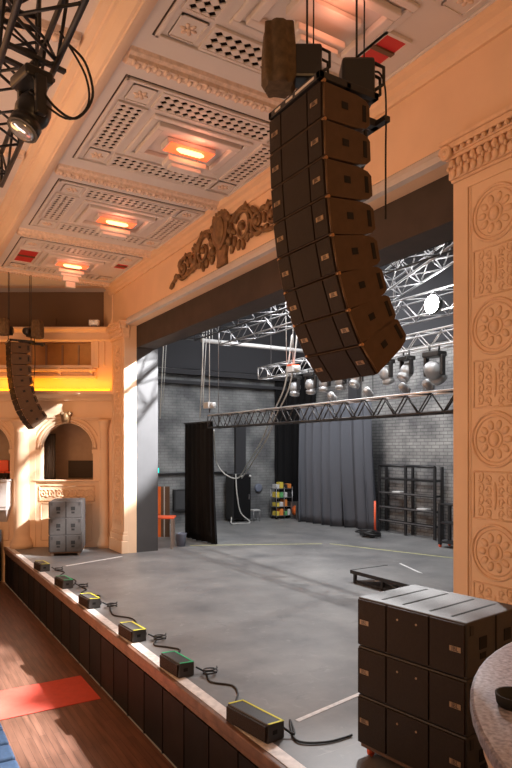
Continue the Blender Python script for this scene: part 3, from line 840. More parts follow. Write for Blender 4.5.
# subwoofers
SW, SH, SD = 1.38, .552, 1.02
def subwoofer():
    o = empty('subwoofer')                               # origin: bottom middle of the front, front faces -X
    MB().box((0, -SW/2, 0), (SD, SW/2, SH-.006)).build('cabinet', 'boxgrey', o, bevel=.014)
    for i, (a, b_) in enumerate(((-SW/2+.015, -.28), (-.265, .265), (.28, SW/2-.015))):
        gr = MB().box((-.024, a, .02), (0, b_, SH-.026)).build('grille', 'grille', o, bevel=.006)
        if i != 1:
            yc = (a+b_)/2 + (-.10 if i == 0 else .10)
            MB().box((-.030, yc-.062, SH/2-.025), (-.023, yc+.062, SH/2+.025)).build('badge', 'badge', gr)
            t = bpy.data.objects.new('lettering', txt_s); COL.objects.link(t); t.parent = gr
            t.location = (-.0305, yc, SH/2); t.rotation_euler = (PI/2, 0, -PI/2)
        else:
            b = MB()
            for yy in (-.12, .12): b.tube([(-.03, yy, SH*.74), (-.02, yy, SH*.74)], .012, 8)
            b.build('grille_screw', 'badge', gr)
    for s in (-1, 1):
        for xx in (.28, .74):
            yy = s*SW/2
            hd = MB().cbox((xx, yy, SH*.56), (.13, .014, .12)).build('side_handle', 'pocket', o)
            MB().cbox((xx, yy, SH*.33), (.10, .012, .06)).build('hand_hole', 'pocket', hd)
        MB().cbox((SD*.51, s*SW/2, SH/2), (.03, .01, SH-.03)).build('side_seam', 'pocket', o)
        for xx in (.08, SD-.08): MB().cbox((xx, s*SW/2, SH-.09), (.06, .016, .10)).build('corner_plate', 'blacksteel', o)
    for yy in (-.46, -.20, .14, .42):
        MB().box((.10, yy-.014, SH-.008), (SD-.10, yy+.014, SH-.003)).build('top_skid', 'pocket', o)
    return o
sub = subwoofer()
def dolly(loc, rz, lab, wheel='redtop'):
    o = empty('speaker_dolly', loc, rz); tag(o, lab, 'dolly')
    MB().box((.01, -SW/2+.03, .095), (SD-.02, SW/2-.03, .135)).build('deck', 'brown', o, bevel=.008)
    for xx in (.08, SD-.1):
        for yy in (-SW/2+.12, SW/2-.12):
            c = MB().tube([(xx, yy-.02, .045), (xx, yy+.02, .045)], .045, 16).build('caster_wheel', wheel, o)
            b = MB().box((xx-.03, yy-.035, .04), (xx+.03, yy-.024, .098)).box((xx-.03, yy+.024, .04), (xx+.03, yy+.035, .098)).box((xx-.03, yy-.035, .086), (xx+.03, yy+.035, .098))
            b.build('caster_fork', wheel, c)
    return o
def sub_stack(cx, cy, rz, descr, first, wheel, grp):
    for i in range(3):
        loc = (cx, cy, .135+i*SH); lab = ('bottom', 'middle', 'top')[i] + ' subwoofer of ' + descr
        if first and i == 0: o = sub; o.location = loc; o.rotation_euler = (0, 0, rz)
        else: o = dup(sub, loc, (0, 0, rz))
        tag(o, lab, 'subwoofer', grp)
    dolly((cx, cy, 0), rz, 'wheeled dolly under ' + descr, wheel)
# near stack: front edge from (4.61,5.31) to (4.79,3.91)
sub_stack(4.70, 4.62, math.radians(7.3), 'the big dark stack in the right foreground', True, 'redtop', 'near subwoofer stack')
sub_stack(4.60+.69*.35, 20.29+.69*.937, math.radians(-20.5), 'the small grey stack by the far wall', False, 'steel', 'far subwoofer stack')

# front-fill speakers along the stage edge
def front_fill(loc, rz, tape, lab, L=.56):
    o = empty('front_fill_speaker', loc, rz); tag(o, lab, 'speaker', 'front fill speakers along the stage edge')
    D_, Hh = .27, .22
    MB().prism([(0, -L/2, 0), (D_, -L/2, 0), (D_, -L/2, Hh*.92), (.02, -L/2, Hh)], (0, L, 0)).build('cabinet', 'boxgrey', o, bevel=.01)
    MB().box((-.016, -L/2+.02, .015), (.012, L/2-.02, Hh-.02)).build('grille', 'grille', o, bevel=.004)
    b = MB(); t = .03
    zt0 = lambda x: Hh-(x-.02)/(D_-.02)*Hh*.08+.0015
    for yy in (-L/2, L/2-t):
        b.prism([(.03, yy, zt0(.03)), (D_, yy, zt0(D_)), (D_, yy+t, zt0(D_)), (.03, yy+t, zt0(.03))], (0, 0, .004))
    b.prism([(D_-t, -L/2, zt0(D_-t)), (D_, -L/2, zt0(D_)), (D_, L/2, zt0(D_)), (D_-t, L/2, zt0(D_-t))], (0, 0, .004))
    b.build('edge_tape', tape, o)
    MB().cbox((.12, -L/2, .11), (.07, .008, .05)).build('side_handle', 'pocket', o)
    MB().cbox((D_, 0, .09), (.01, .1, .08)).build('connector_panel', 'pocket', o)
    return o
FF = [(45, 571, 'yellow', 'furthest small front fill speaker, yellow taped, by the distant subwoofers'),
      (66, 588, 'green', 'green taped front fill speaker, second from the far end of the stage edge'),
      (90, 608, 'yellow', 'yellow taped front fill speaker, third from the far end of the stage edge'),
      (128, 642, 'yellow', 'yellow taped front fill speaker, third from the near end of the stage edge'),
      (173, 677, 'green', 'green taped front fill speaker, second from the near end of the stage edge'),
      (257, 738, 'yellow', 'nearest and largest front fill speaker with yellow taped ends')]
ffp = []
for px, py, tp, lab in FF:
    p = atZ(px, py, 0); ffp.append(p.y)
    front_fill((XF+.03, p.y+.18, .007), math.radians(4 if py < 700 else 8), tp, lab, .62 if py < 700 else .80)
rnd = random.Random(11)
for i, yy in enumerate(ffp):
    x0 = XF+.38
    if i < 5:
        y2 = ffp[i+1] + .35
        pts = [(x0, yy-.05, .1), (x0+.12, yy-.15, .02)] + [(x0+.1+.14*math.sin(j*1.7+i), yy-.2-(yy-.2-y2)*j/6, .014) for j in range(1, 6)] + [(x0+.1, y2, .016), (x0+.02, y2-.2, .02)]
    else:
        q = [atZ(290, 720, .02), atZ(296, 740, .02), atZ(325, 742, .02), atZ(352, 735, .02)]
        pts = [(x0, yy-.1, .1), (x0+.1, yy-.2, .03)] + [tuple(v) for v in q]
    b = MB().tube(smoothpath(pts, 6), .015, 6)
    if i < 5:
        c = (x0+.16, yy-.22)
        b.tube([(c[0]+.11*math.cos(t*.5), c[1]+.09*math.sin(t*.5), .016+.004*t) for t in range(26)], .012, 6)
    tag(b.build('speaker_cable', 'cable'), ['black cable behind the furthest front fill speaker', 'black cable behind the far green taped front fill speaker', 'black cable behind the third front fill speaker from far end',
        'black cable behind the fourth front fill speaker from far end', 'black cable between the two nearest front fill speakers', 'black cable curling from the nearest front fill speaker towards the big subwoofers'][i], 'cable')

# floor tapes
def tape(p0, p1, w, m, lab):
    p0, p1 = Vector(p0), Vector(p1); d = (p1-p0); n = Vector((-d.y, d.x, 0)).normalized()*w/2
    z = Vector((0, 0, .002))
    tag(MB().prism([p0+n+z, p1+n+z, p1-n+z, p0-n+z], (0, 0, .003)).build('floor_tape', m), lab, 'tape')
tape(atZ(297, 721, 0), atZ(362, 693, 0), .07, 'white', 'white floor tape line running to the foreground subwoofer stack')
tape(atZ(66, 566, 0), atZ(122, 556.5, 0), .09, 'white', 'white floor tape line in front of the distant subwoofers')
tape(atZ(400, 563.5, 0), atZ(470, 596, 0), .07, 'white', 'white floor tape line beside the low black platform')
tape(atZ(190, 545.5, 0), atZ(322, 543.8, 0), .09, 'yline', 'worn yellow floor tape line across the back of the stage')
tape(atZ(330, 543.8, 0), atZ(470, 560, 0), .09, 'yline', 'worn yellow floor tape line running right to the pilaster')

# ================================================================== TRUSSES AND LAMPS
def truss(p0, p1, size, lab, chains=(), m='alu', chord=.025, step=None, hgt=None, br=.55, top=None):
    p0, p1 = Vector(p0), Vector(p1); L = (p1-p0).length; t = (p1-p0).normalized()
    side = t.cross(Vector((0, 0, 1))).normalized(); up = side.cross(t).normalized()
    hs = size/2; hh = (hgt or size)/2
    o = empty('truss', p0); tag(o, lab, 'truss')
    cs = [(1, 1), (1, -1), (-1, -1), (-1, 1)]
    cor = lambda q, u: t*u + side*(cs[q][0]*hs) + up*(cs[q][1]*hh)
    for q in range(4): MB().tube([cor(q, 0), cor(q, L)], chord, 8).build('chord', (top if top and cs[q][1] > 0 else m), o)
    n = max(2, round(L/(step or size*1.0))); b = MB()
    for q in range(4):
        r = (q+1) % 4
        for i in range(n):
            u0, u1 = L*i/n, L*(i+1)/n
            a, c = (q, r) if (i+q) % 2 else (r, q)
            b.tube([cor(a, u0), cor(c, u1)], chord*br, 6)
        for u in (0, L): b.tube([cor(q, u), cor(r, u)], chord*.7, 6)
    b.build('bracing', m, o)
    for u, zt_ in chains:
        pt = t*u + up*hh
        MB().tube([pt, (pt.x, pt.y, zt_-p0.z-.02)], .012, 6).build('suspension_chain', 'steel', o)
    return o
TX, TZ = 10.2, 4.47
truss((TX, 19.6, TZ), (TX, 5.2, TZ), .44, 'long low black and silver truss spanning the middle of the stage', [(.4, ZR), (8, ZR), (13.6, ZR)], 'blacksteel', .026, .36, br=.7, top='alu2')
bt = truss((13.2, 21.0, 6.55), (13.2, 6.0, 6.55), .45, 'bright silver lighting truss carrying the row of moving heads', [(.6, ZR), (7.5, ZR), (14, ZR)], 'alu2', .026)
truss((12.52, 14.0, 7.32), (12.52, 6.0, 7.32), .56, 'silver truss that carries the glaring work light', [(.5, ZR), (7, ZR)], 'alu', .028)
truss((9.6, 20.4, 7.75), (9.6, 4.5, 7.75), .5, 'dark upper truss just behind the header border', [(1, ZR), (14, ZR)], 'blacksteel', .024, .62)
truss((10.9, 20.0, 7.6), (10.9, 13.2, 7.6), .5, 'upper grey truss hanging high above the middle of the stage', [(1, ZR), (6, ZR)], 'alu', .024, .62)
d0, d1 = at(384, 290, 18.0), at(470, 232, 13.0)
d1.z = d0.z
truss(d0, d1, .6, 'silver truss slanting across above the glaring work light', [(1, ZR), (5, ZR)], 'alu', .03)
p = atY(208, 331, 22.5)
tag(MB().tube([(p.x-.3, 22.5, 7.95), (p.x+6.5, 22.5, 7.95)], .09, 10).tube([(p.x+.2, 22.5, 7.95), (p.x+.2, 22.5, ZR-.02)], .015, 6).tube([(p.x+5, 22.5, 7.95), (p.x+5, 22.5, ZR-.02)], .015, 6).build('flown_pipe', 'hoistw'),
    'pale flown pipe running upstage near the left of the stage roof', 'pipe')
# pipe for the wing drape, clamped to the truss end
tag(MB().tube([(TX, 19.63, TZ+.02), (TX, 22.1, TZ+.02)], .028, 8).build('drape_pipe', 'blacksteel'), 'short black pipe at the truss end holding the black wing drape', 'pipe')

def moving_head(loc, rz, lab, s=1.0, tilt=.3, grp=None, m='headgrey', cat='stage light'):
    """hangs from loc downwards"""
    o = empty('moving_head', loc, rz); tag(o, lab, cat, grp)
    MB().box((-.13*s, -.17*s, -.13*s), (.13*s, .17*s, -.03*s)).build('base', 'hoist', o, bevel=.02*s)
    for sg in (-1, 1): MB().tube([(0, sg*.1*s, -.03*s), (0, sg*.1*s, .09*s)], .02*s, 6).build('clamp', 'blacksteel', o)
    for sg in (-1, 1):
        yk = MB().box((-.05*s, sg*.17*s-.03*s, -.45*s), (.05*s, sg*.17*s+.03*s, -.10*s)).build('yoke_arm', 'hoist', o, bevel=.015*s)
    mx = Matrix.Translation((0, 0, -.38*s)) @ Matrix.Rotation(tilt, 4, 'Y') @ Matrix.Rotation(PI, 4, 'Y')
    hd = MB().lathe([(.05*s, -.2*s), (.12*s, -.165*s), (.15*s, -.08*s), (.155*s, 0), (.13*s, .07*s), (.10*s, .09*s), (.14*s, .11*s), (.14*s, .2*s)], 18, mx).build('head', m, o)
    MB().lathe([(.12*s, .2*s), (.09*s, .225*s), (.03*s, .235*s)], 18, mx).build('lens', 'lens', hd)
    return o
names = ['leftmost', 'second from the left', 'third from the left', 'fourth from the left', 'fifth from the left', 'sixth from the left', 'seventh from the left', 'rightmost']
for i, px in enumerate((300, 316, 330, 346, 362, 392, 412, 440)):
    q = atX(px, 385, 13.2)
    moving_head((12.975, q.y, 6.21), rnd.uniform(-.2, .2), names[i] + ' of the silver moving heads under the back truss', 1.3 if i != 7 else 1.6, rnd.uniform(-.9, .9), 'moving heads on the back truss')
# second row of small lamps lower, clamped on the black truss
for i, px in enumerate((332, 368, 404, 428)):
    q = atX(px, 399, TX)
    o = empty('par_can', (TX, q.y, TZ+.23), rnd.uniform(-.4, .4)); tag(o, names[i] + ' of the par cans standing on the long low truss' if i < 3 else 'rightmost of the par cans standing on the long low truss', 'stage light', 'par cans on the low truss')
    MB().tube([(0, -.1, 0), (0, -.12, .17), (0, .12, .17), (0, .1, 0)], .012, 6).build('bracket', 'steel', o)
    mx = Matrix.Translation((0, 0, .17)) @ Matrix.Rotation(PI/2+.5, 4, 'Y')
    c = MB().lathe([(.05, -.14), (.09, -.11), (.10, .13)], 16, mx).build('can', 'headgrey', o)
    MB().lathe([(.085, .131), (.05, .14)], 16, mx).build('lens', 'lens', c)
# the glaring work light
WL = atX(431, 304, 12.1)
wl = empty('work_light', tuple(WL)); tag(wl, 'glaring white work light on the silver truss at the right', 'work light')
wl.rotation_euler = (0, 0, 0)
mxw = Matrix.Rotation(-PI/2, 4, 'Y')
MB().lathe([(.24, -.02), (.26, -.04), (.22, -.2), (.1, -.26)], 24, mxw).build('housing', 'hoist', wl)
MB().lathe([(.235, -.02), (.16, .03), (.05, .05)], 24, mxw).build('lens', 'worklamp', wl)
MB().tube([(.1, -.25, 0), (.14, -.27, .12), (.14, .27, .12), (.1, .25, 0)], .015, 6).tube([(.14, 0, .12), (.14, 0, .42)], .02, 6).build('bracket', 'blacksteel', wl)

# stage motors and cables
def stage_motor(loc, lab, red=False):
    o = empty('stage_hoist', loc); tag(o, lab, 'hoist')
    MB().box((-.16, -.2, 0), (.16, .2, .22)).build('motor_body', 'hoistw', o, bevel=.02)
    mx = Matrix.Translation((0, -.2, .11)) @ Matrix.Rotation(PI/2, 4, 'X')
    MB().lathe([(.1, 0), (.1, .14), (.05, .17)], 14, mx).build('motor_drum', 'hoistw', o)
    MB().tube([(0, 0, .2), (0, 0, ZR-loc[2])], .016, 6).build('chain', 'cablew', o)
    MB().tube([(-.2, .1, .2), (-.28, .12, ZR-loc[2])], .014, 6).build('power_cable', 'cablew', o)
    MB().tube([(0, 0, .02), (0, 0, -.16)], .02, 6).build('hook', 'blacksteel', o)
    if red: MB().box((-.17, -.15, .22), (.17, .15, .27)).build('red_cap', 'redtop', o)
stage_motor((TX, 19.9, TZ+.5), 'grey chain hoist over the left end of the long low truss')
q = atX(293, 368, 12.2)
stage_motor((12.2, q.y, 6.15), 'grey chain hoist with red cap above the back of the stage', True)
pts = [atX(292, 335, 12.2), atX(285, 385, 12.4), atX(272, 415, 12.8), atX(262, 440, 13.4), atX(247, 465, 14.0), atX(238, 478, 14.1), atX(225, 474, 13.6), atX(216, 460, 13.2), atX(214, 430, 11.5)]
b = MB().tube(smoothpath(pts), .03, 6)
b.tube(smoothpath([p_+Vector((.05, -.25, .0)) for p_ in pts[:6]]), .03, 6)
tag(b.build('cable_swag', 'cablew'), 'pale cable bundle swooping down from the roof to the tall dark cabinet', 'cable')
for px, lab in ((160, 'pale rope hanging down beside the grey masking flat'), (200, 'pale rope hanging to the left end of the long low truss')):
    q = atX(px, 440, 9.4 if px == 160 else 10.6)
    tag(MB().tube([(q.x+.35, q.y, ZR), (q.x, q.y, 4.7)], .02, 6).tube([(q.x+.5, q.y, ZR), (q.x+.12, q.y, 5.2)], .014, 6).build('rope', 'cablew'), lab, 'rope')

# ---- drapes
def drape(path, ztop, zbot, folds, amp, name, m, lab, cat='curtain', flare=.0, seed=1, pool=0):
    """pleated cloth along a floor path"""
    path = [Vector((*p_, 0)) for p_ in path]; rr = random.Random(seed)
    L = sum((path[i+1]-path[i]).length for i in range(len(path)-1))
    sp = smoothpath(path, 30); N = len(sp)
    nu = folds*10; rows = 14; vs = []
    ph = [rr.uniform(-.5, .5) for _ in range(folds+2)]; am = [rr.uniform(.55, 1.25) for _ in range(folds+2)]
    for r in range(rows+1):
        v = r/rows; z = ztop + (zbot-ztop)*v
        for u in range(nu+1):
            f = u/nu*(N-1); i = min(int(f), N-2); base = sp[i].lerp(sp[i+1], f-i)
            t = (sp[i+1]-sp[i]).normalized(); nrm = Vector((t.y, -t.x, 0))
            k = u/nu*folds; ki = int(k)
            a = amp*am[ki]*(.35+.65*v**.6)
            w = math.sin(2*PI*k + ph[ki]*v)
            d = a*w*(1 if abs(w) < .9 else 1)
            off = nrm*(d - flare*v*v*(1 if u/nu > .6 else .25)) + t*(amp*.35*math.sin(4*PI*k)*v)
            zz = z - (0 if v < 1 else .0)
            vs.append((base.x+off.x, base.y+off.y, zz))
    fs = [(r*(nu+1)+u, r*(nu+1)+u+1, (r+1)*(nu+1)+u+1, (r+1)*(nu+1)+u) for r in range(rows) for u in range(nu)]
    b = MB(); b.add(vs, fs, True)
    o = b.build(name, m, solid=.012); tag(o, lab, cat)
    return o
drape([(TX-.02, 21.95), (TX, 20.8), (TX, 19.65)], TZ+.0, .02, 7, .09, 'wing_drape', 'velvet', 'narrow black velour drape hanging at the left end of the low truss', flare=.12)
drape([(17.2, 23.9), (17.3, 21.8), (17.5, 19.3)], 5.6, .02, 8, .27, 'back_drape', 'serge', 'wide grey-black pleated drape hanging in front of the back wall', flare=.35, seed=5)
tag(MB().tube([(17.1, 25.2, 5.63), (17.55, 19.0, 5.63)], .04, 8).tube([(17.1, 25.0, 5.63), (17.1, 25.0, ZR)], .015, 6).tube([(17.5, 19.2, 5.63), (17.5, 19.2, ZR)], .015, 6).build('drape_pipe', 'blacksteel'),
    'black pipe holding the wide grey-black back drape', 'pipe')
drape([(17.2, 26.2), (17.8, 26.15), (18.2, 25.8), (18.3, 25.0), (18.3, 24.2)], 7.8, .02, 7, .06, 'corner_drape', 'velvet', 'dark drape hanging in the back corner behind the gear trolley', seed=9)

# ---- things at the back of the stage
def cart_rack():
    X0, X1 = 18.0, 18.4; ya, yb = 16.3, 19.35; o = empty('steel_shelving', (X0, ya, 0)); tag(o, 'black steel two bay shelving against the grey brick back wall', 'shelving')
    L = yb-ya; D_ = X1-X0; Hh = 2.8
    for i, yy in enumerate((0, L/2, L)):
        for xx in (0, D_): MB().box((xx-.04, yy-.05, 0), (xx+.04, yy+.05, Hh)).build('upright', 'blacksteel', o)
    for zz in (.45, 1.02, 1.62, 2.22):
        sh = MB().box((-.04, .05, zz), (.06, L-.05, zz+.06)).box((D_-.06, .05, zz), (D_+.04, L-.05, zz+.06)).box((-.04, L/2-.05, zz), (D_+.04, L/2+.05, zz+.06)).box((-.04, .05, zz), (D_+.04, .15, zz+.06)).build('shelf', 'blacksteel', o)
        MB().box((-.055, .05, zz+.035), (-.04, L-.05, zz+.085)).build('shelf_lip', 'steel' if zz < 2 else 'blacksteel', sh)
    MB().tube([(0, 0, Hh), (0, L/2-.05, Hh)], .05, 8).tube([(0, L/2+.05, Hh), (0, L, Hh)], .05, 8).build('top_rail', 'blacksteel', o)
    return o, X0, ya
rk, rx, ry = cart_rack()
for dy, zz, nm, lab in ((2.1, 1.68, 'folded_sheet', 'white folded sheet on the upper middle shelf of the steel shelving'), (.75, 1.08, 'folded_sheet', 'white folded sheet on the lower middle shelf of the steel shelving')):
    tag(MB().box((rx+.02, ry+dy-.22, zz), (rx+.4, ry+dy+.22, zz+.07)).build(nm, 'marb', bevel=.02), lab, 'sheet')
q = atX(440, 536, 16.9)
o = empty('folded_table_trolley', (16.9, q.y, 0)); tag(o, 'small black trolley frame in front of the shelving by the pilaster', 'trolley')
for xx in (0, .5):
    for yy in (0, -1.0): MB().box((xx-.045, yy-.05, .1), (xx+.045, yy+.05, 1.55)).build('post', 'blacksteel', o)
for zz in (.16, .85, 1.5): MB().box((-.03, -1.0, zz), (.53, 0, zz+.05)).build('rail', 'blacksteel', o)
for xx in (0, .5):
    for yy in (0, -1.0): MB().tube([(xx, yy-.025, .06), (xx, yy+.025, .06)], .06, 12).build('wheel', 'redtop', o)

q = atX(375, 526, 17.3)
tag(MB().tube([(17.3, q.y, 0), (17.3, q.y, 1.35)], .045, 8).box((17.2, q.y-.1, 0), (17.4, q.y+.1, .05)).build('red_pole', 'redtop'), 'thin bright red pole standing at the right side of the back drape', 'pole')
b = MB(); rr = random.Random(4); c = atZ(371, 536.5, 0)
for i in range(9):
    r = rr.uniform(.15, .38); ox, oy = rr.uniform(-.25, .25), rr.uniform(-.4, .4)
    b.tube([(c.x+ox+r*math.cos(t*.45), c.y+oy+r*1.3*math.sin(t*.45), .03+.02*i+.015*math.sin(t)) for t in range(15)], .028, 6)
tag(b.build('cable_heap', 'cable'), 'heap of black cable on the floor at the foot of the back drape', 'cable')

def cabinet():
    q = atY(242, 522, 25.3); o = empty('equipment_cabinet', (q.x, 25.3, 0)); tag(o, 'tall black equipment cabinet against the side wall', 'cabinet')
    MB().box((-.5, 0, .12), (.5, .7, 2.3)).build('case', 'blacksteel', o, bevel=.02)
    d = MB().box((-.46, -.03, .18), (.46, 0, 2.24)).build('door', 'velvet', o, bevel=.01)
    MB().cbox((.36, -.05, 1.2), (.05, .03, .25)).build('latch', 'steel', d)
    for xx in (-.4, .4):
        for yy in (.1, .6): MB().tube([(xx-.03, yy, .06), (xx+.03, yy, .06)], .06, 12).build('caster', 'blacksteel', o)
    b = MB()
    for xx in (-.05, .42): b.ball((xx, -.06, 2.2), .06)
    b.build('white_lamp', 'marb', o)
    return q
cq = cabinet()
tag(MB().tube(smoothpath([(cq.x-.4, 25.2, 2.3), (cq.x-.45, 25.0, 1.4), (cq.x-.3, 24.9, .5), (cq.x+.1, 24.7, .04), (cq.x-.6, 24.6, .04), (cq.x-.9, 24.7, .04), (cq.x-.8, 24.9, .3)]), .03, 6).build('cable_loop', 'cablew'),
    'pale cable hanging in a loop over the front of the tall cabinet', 'cable')
# gear trolley
q = atY(281, 519, 25.6); gx = q.x
o = empty('gear_trolley', (gx, 25.3, 0)); tag(o, 'tall steel trolley packed with colourful gear in the back corner', 'trolley')
for xx in (-.48, 0, .48):
    for yy in (0, .5): MB().tube([(xx, yy, .06), (xx, yy, 1.6)], .025, 6).build('post', 'steel', o)
for zz in (.15, .6, 1.05, 1.5): MB().box((-.5, -.02, zz), (.5, .52, zz+.03)).build('tray', 'steel', o)
for xx in (-.45, .45):
    for yy in (.05, .45): MB().tube([(xx-.02, yy, .05), (xx+.02, yy, .05)], .05, 10).build('wheel', 'blacksteel', o)
rr = random.Random(8); nmz = ['bottom', 'second', 'third', 'top']
cols = ['gy', 'go', 'gg', 'marb', 'gy', 'marb', 'go', 'blacksteel', 'gy', 'gg', 'marb', 'blacksteel', 'marb', 'gy', 'blacksteel', 'go']
cn = {'gy': 'yellow', 'go': 'orange', 'gg': 'green', 'marb': 'white', 'blacksteel': 'black'}
pos = ['at the left end', 'left of the middle', 'right of the middle', 'at the right end']
k = 0
for j, zz in enumerate((.18, .63, 1.08, 1.53)):
    for i in range(4):
        x = gx-.36+i*.24; h = rr.uniform(.18, .33)
        m = cols[k]; k += 1
        tag(MB().box((x-.095, 25.34, zz), (x+.095, 25.7, zz+h)).build('gear_case', m, bevel=.015), cn[m]+' gear case '+pos[i]+' of the '+nmz[j]+' tray of the gear trolley', 'case', 'cases on the gear trolley')
q = atZ(298, 519, 0)
o = empty('orange_cable_drum', (q.x, q.y, 0)); tag(o, 'orange cable drum on the floor between gear trolley and back drape', 'cable drum')
MB().tube([(0, -.18, .42), (0, .18, .42)], .26, 16).build('reel', 'orange', o)
MB().box((-.28, -.24, 0), (.28, -.19, .86)).box((-.28, .19, 0), (.28, .24, .86)).build('stand', 'steel', o)
q = atZ(255, 521, 0)
o = empty('small_stool', (q.x, q.y, 0)); tag(o, 'small grey stool beside the tall black cabinet', 'stool')
MB().box((-.2, -.2, .5), (.2, .2, .56)).build('seat', 'hoistw', o, bevel=.02)
for sx in (-.17, .17):
    for sy in (-.17, .17): MB().tube([(sx, sy, 0), (sx, sy, .5)], .02, 6).build('leg', 'steel', o)
q = atY(270, 490, YW-.08)
for px, py, lab in ((259, 488, 'round grey wall box on the side wall right of the tall cabinet'),):
    w = atY(px, py, YW-.1); tag(MB().lathe([(.22, 0), (.22, .08), (.15, .12)], 16, Matrix.Translation((w.x, YW, w.z)) @ Matrix.Rotation(PI/2, 4, 'X')).build('wall_box', 'greyblue'), lab, 'wall box')
w0, w1 = atY(176, 489, YW-.2), atY(190, 511, YW-.2)
o = empty('wall_cupboard', ((w0.x+w1.x)/2, YW-.2, (w0.z+w1.z)/2)); tag(o, 'black wall cupboard on the side wall left of the wing drape', 'cupboard')
MB().box((-.45, 0, -.5), (.45, .2, .5)).build('frame', 'blacksteel', o, bevel=.01); MB().box((-.38, -.015, -.42), (.38, 0, .42)).build('door', 'torm', o)

# left wing: orange boards, red-topped table, bucket, teal sign
q = atZ(160, 545, 0)
def wing():
    p_ = atZ(157.5, 537, 0)
    o = empty('orange_board', tuple(p_)); o.rotation_euler = (0, 0, -A)
    tag(o, 'tall orange board standing beside the grey masking flat', 'board')
    MB().box((-.12, 0, 0), (.13, .06, 2.0)).build('panel', 'orange', o, bevel=.01); MB().box((-.1, -.02, .9), (.1, 0, .95)).build('crossbar', 'orange', o)
    p_ = atZ(165, 537, 0)
    o = empty('brown_board', tuple(p_)); o.rotation_euler = (0, 0, -A); tag(o, 'brown board leaning right of the tall orange board', 'board')
    MB().box((-.18, .02, 0), (.18, .08, 2.0)).build('panel', 'brown', o, bevel=.01); MB().box((-.05, -.0, 0), (-.01, .02, 2.0)).build('batten', 'trimgrey', o)
    p_ = atZ(163, 548, 0)
    o = empty('red_topped_table', tuple(p_)); o.rotation_euler = (0, 0, -A); tag(o, 'small table with red-orange top in the left wing', 'table')
    MB().box((-.38, -.3, 1.05), (.42, .35, 1.12)).build('tabletop', 'redtop', o, bevel=.025)
    for sx in (-.3, .34):
        for sy in (-.22, .28): MB().box((sx-.035, sy-.035, 0), (sx+.035, sy+.035, 1.05)).build('leg', 'steel' if sx > 0 else 'orange', o)
    p_ = atZ(181, 546, 0)
    o = empty('grey_bin', tuple(p_)); tag(o, 'grey-blue bin on the floor right of the red topped table', 'bin')
    MB().lathe([(.15, 0), (.2, .44), (.21, .46), (.19, .46), (.14, .03)], 18).build('body', 'greyblue', o)
    MB().tube([(-.2, 0, .42), (-.1, 0, .5), (.1, 0, .5), (.2, 0, .42)], .012, 6).build('handle', 'steel', o)
    w = atY(155.5, 471, YW-.06)
    o = empty('teal_light', (w.x, YW-.055, w.z)); tag(o, 'small glowing teal light on the wall beside the grey masking flat', 'light')
    MB().box((-.2, 0, -.16), (.2, .06, .16)).build('case', 'teal0', o); MB().box((-.17, -.01, -.13), (.17, 0, .13)).build('lens', 'teal', o)
wing()

# low platform
def platform():
    o = empty('stage_platform', (10.4, 9.0, 0)); tag(o, 'low black stage platform on folding legs behind the subwoofers', 'platform')
    MB().box((0, 0, .25), (1.3, 3.25, .32)).build('deck', 'stage', o, bevel=.008)
    MB().box((-.012, -.012, .24), (.0, 3.262, .33)).box((0, 3.25, .24), (1.31, 3.262, .33)).build('edge_trim', 'blacksteel', o)
    for sx in (.08, 1.2):
        for sy in (.08, 1.12, 2.15, 3.17): MB().box((sx-.035, sy-.035, 0), (sx+.035, sy+.035, .25)).build('leg', 'blacksteel', o)
    MB().box((.06, .1, .03), (.1, 3.17, .08)).build('brace', 'blacksteel', o); MB().tube([(.08, 1.15, .05), (.08, 2.1, .23)], .02, 6).tube([(.08, 2.15, .23), (.08, 3.15, .05)], .02, 6).build('brace', 'steel', o)
platform()

# ================================================================== HOUSE SIDE THINGS
# truss and moving head at the top left
truss((1.12, 8.6, 7.15), (1.12, 2.6, 7.15), .44, 'black truss at the top left corner hanging over the house', [(.6, ZC+.3), (5, ZC+.3)], 'blacksteel', .028, .42)
truss((1.30, 6.2, 7.62), (-1.6, 6.6, 7.62), .36, 'black cross truss meeting the top left truss', [(.8, ZC+.3)], 'blacksteel', .025, .4)
mh = moving_head((1.15, 5.75, 6.86), .25, 'black moving head light hanging from the top left house truss', 1.0, .45, m='hoist')
MB().box((-.27, -.13, .06), (.27, -.08, .09)).box((-.27, .08, .06), (.27, .13, .09)).box((-.02, -.1, .06), (.02, .1, .08)).build('mount_bar', 'blacksteel', mh)
moving_head((.90, 8.0, 6.86), 1.2, 'smaller looking black lamp at the left edge below the house truss', .8, .5, m='hoist')
tag(MB().tube(smoothpath([(1.34, 5.3, 6.94), (1.52, 5.35, 6.85), (1.6, 5.4, 6.6), (1.48, 5.5, 6.42), (1.3, 5.55, 6.5), (1.12, 5.6, 6.75)]), .012, 6)
    .tube(smoothpath([(1.3, 5.35, 7.05), (1.55, 5.45, 6.8), (1.58, 5.5, 6.55), (1.4, 5.55, 6.42), (1.1, 5.6, 6.6)]), .01, 6).build('lamp_cable', 'cable'), 'black cable drooping beside the top left moving head', 'cable')

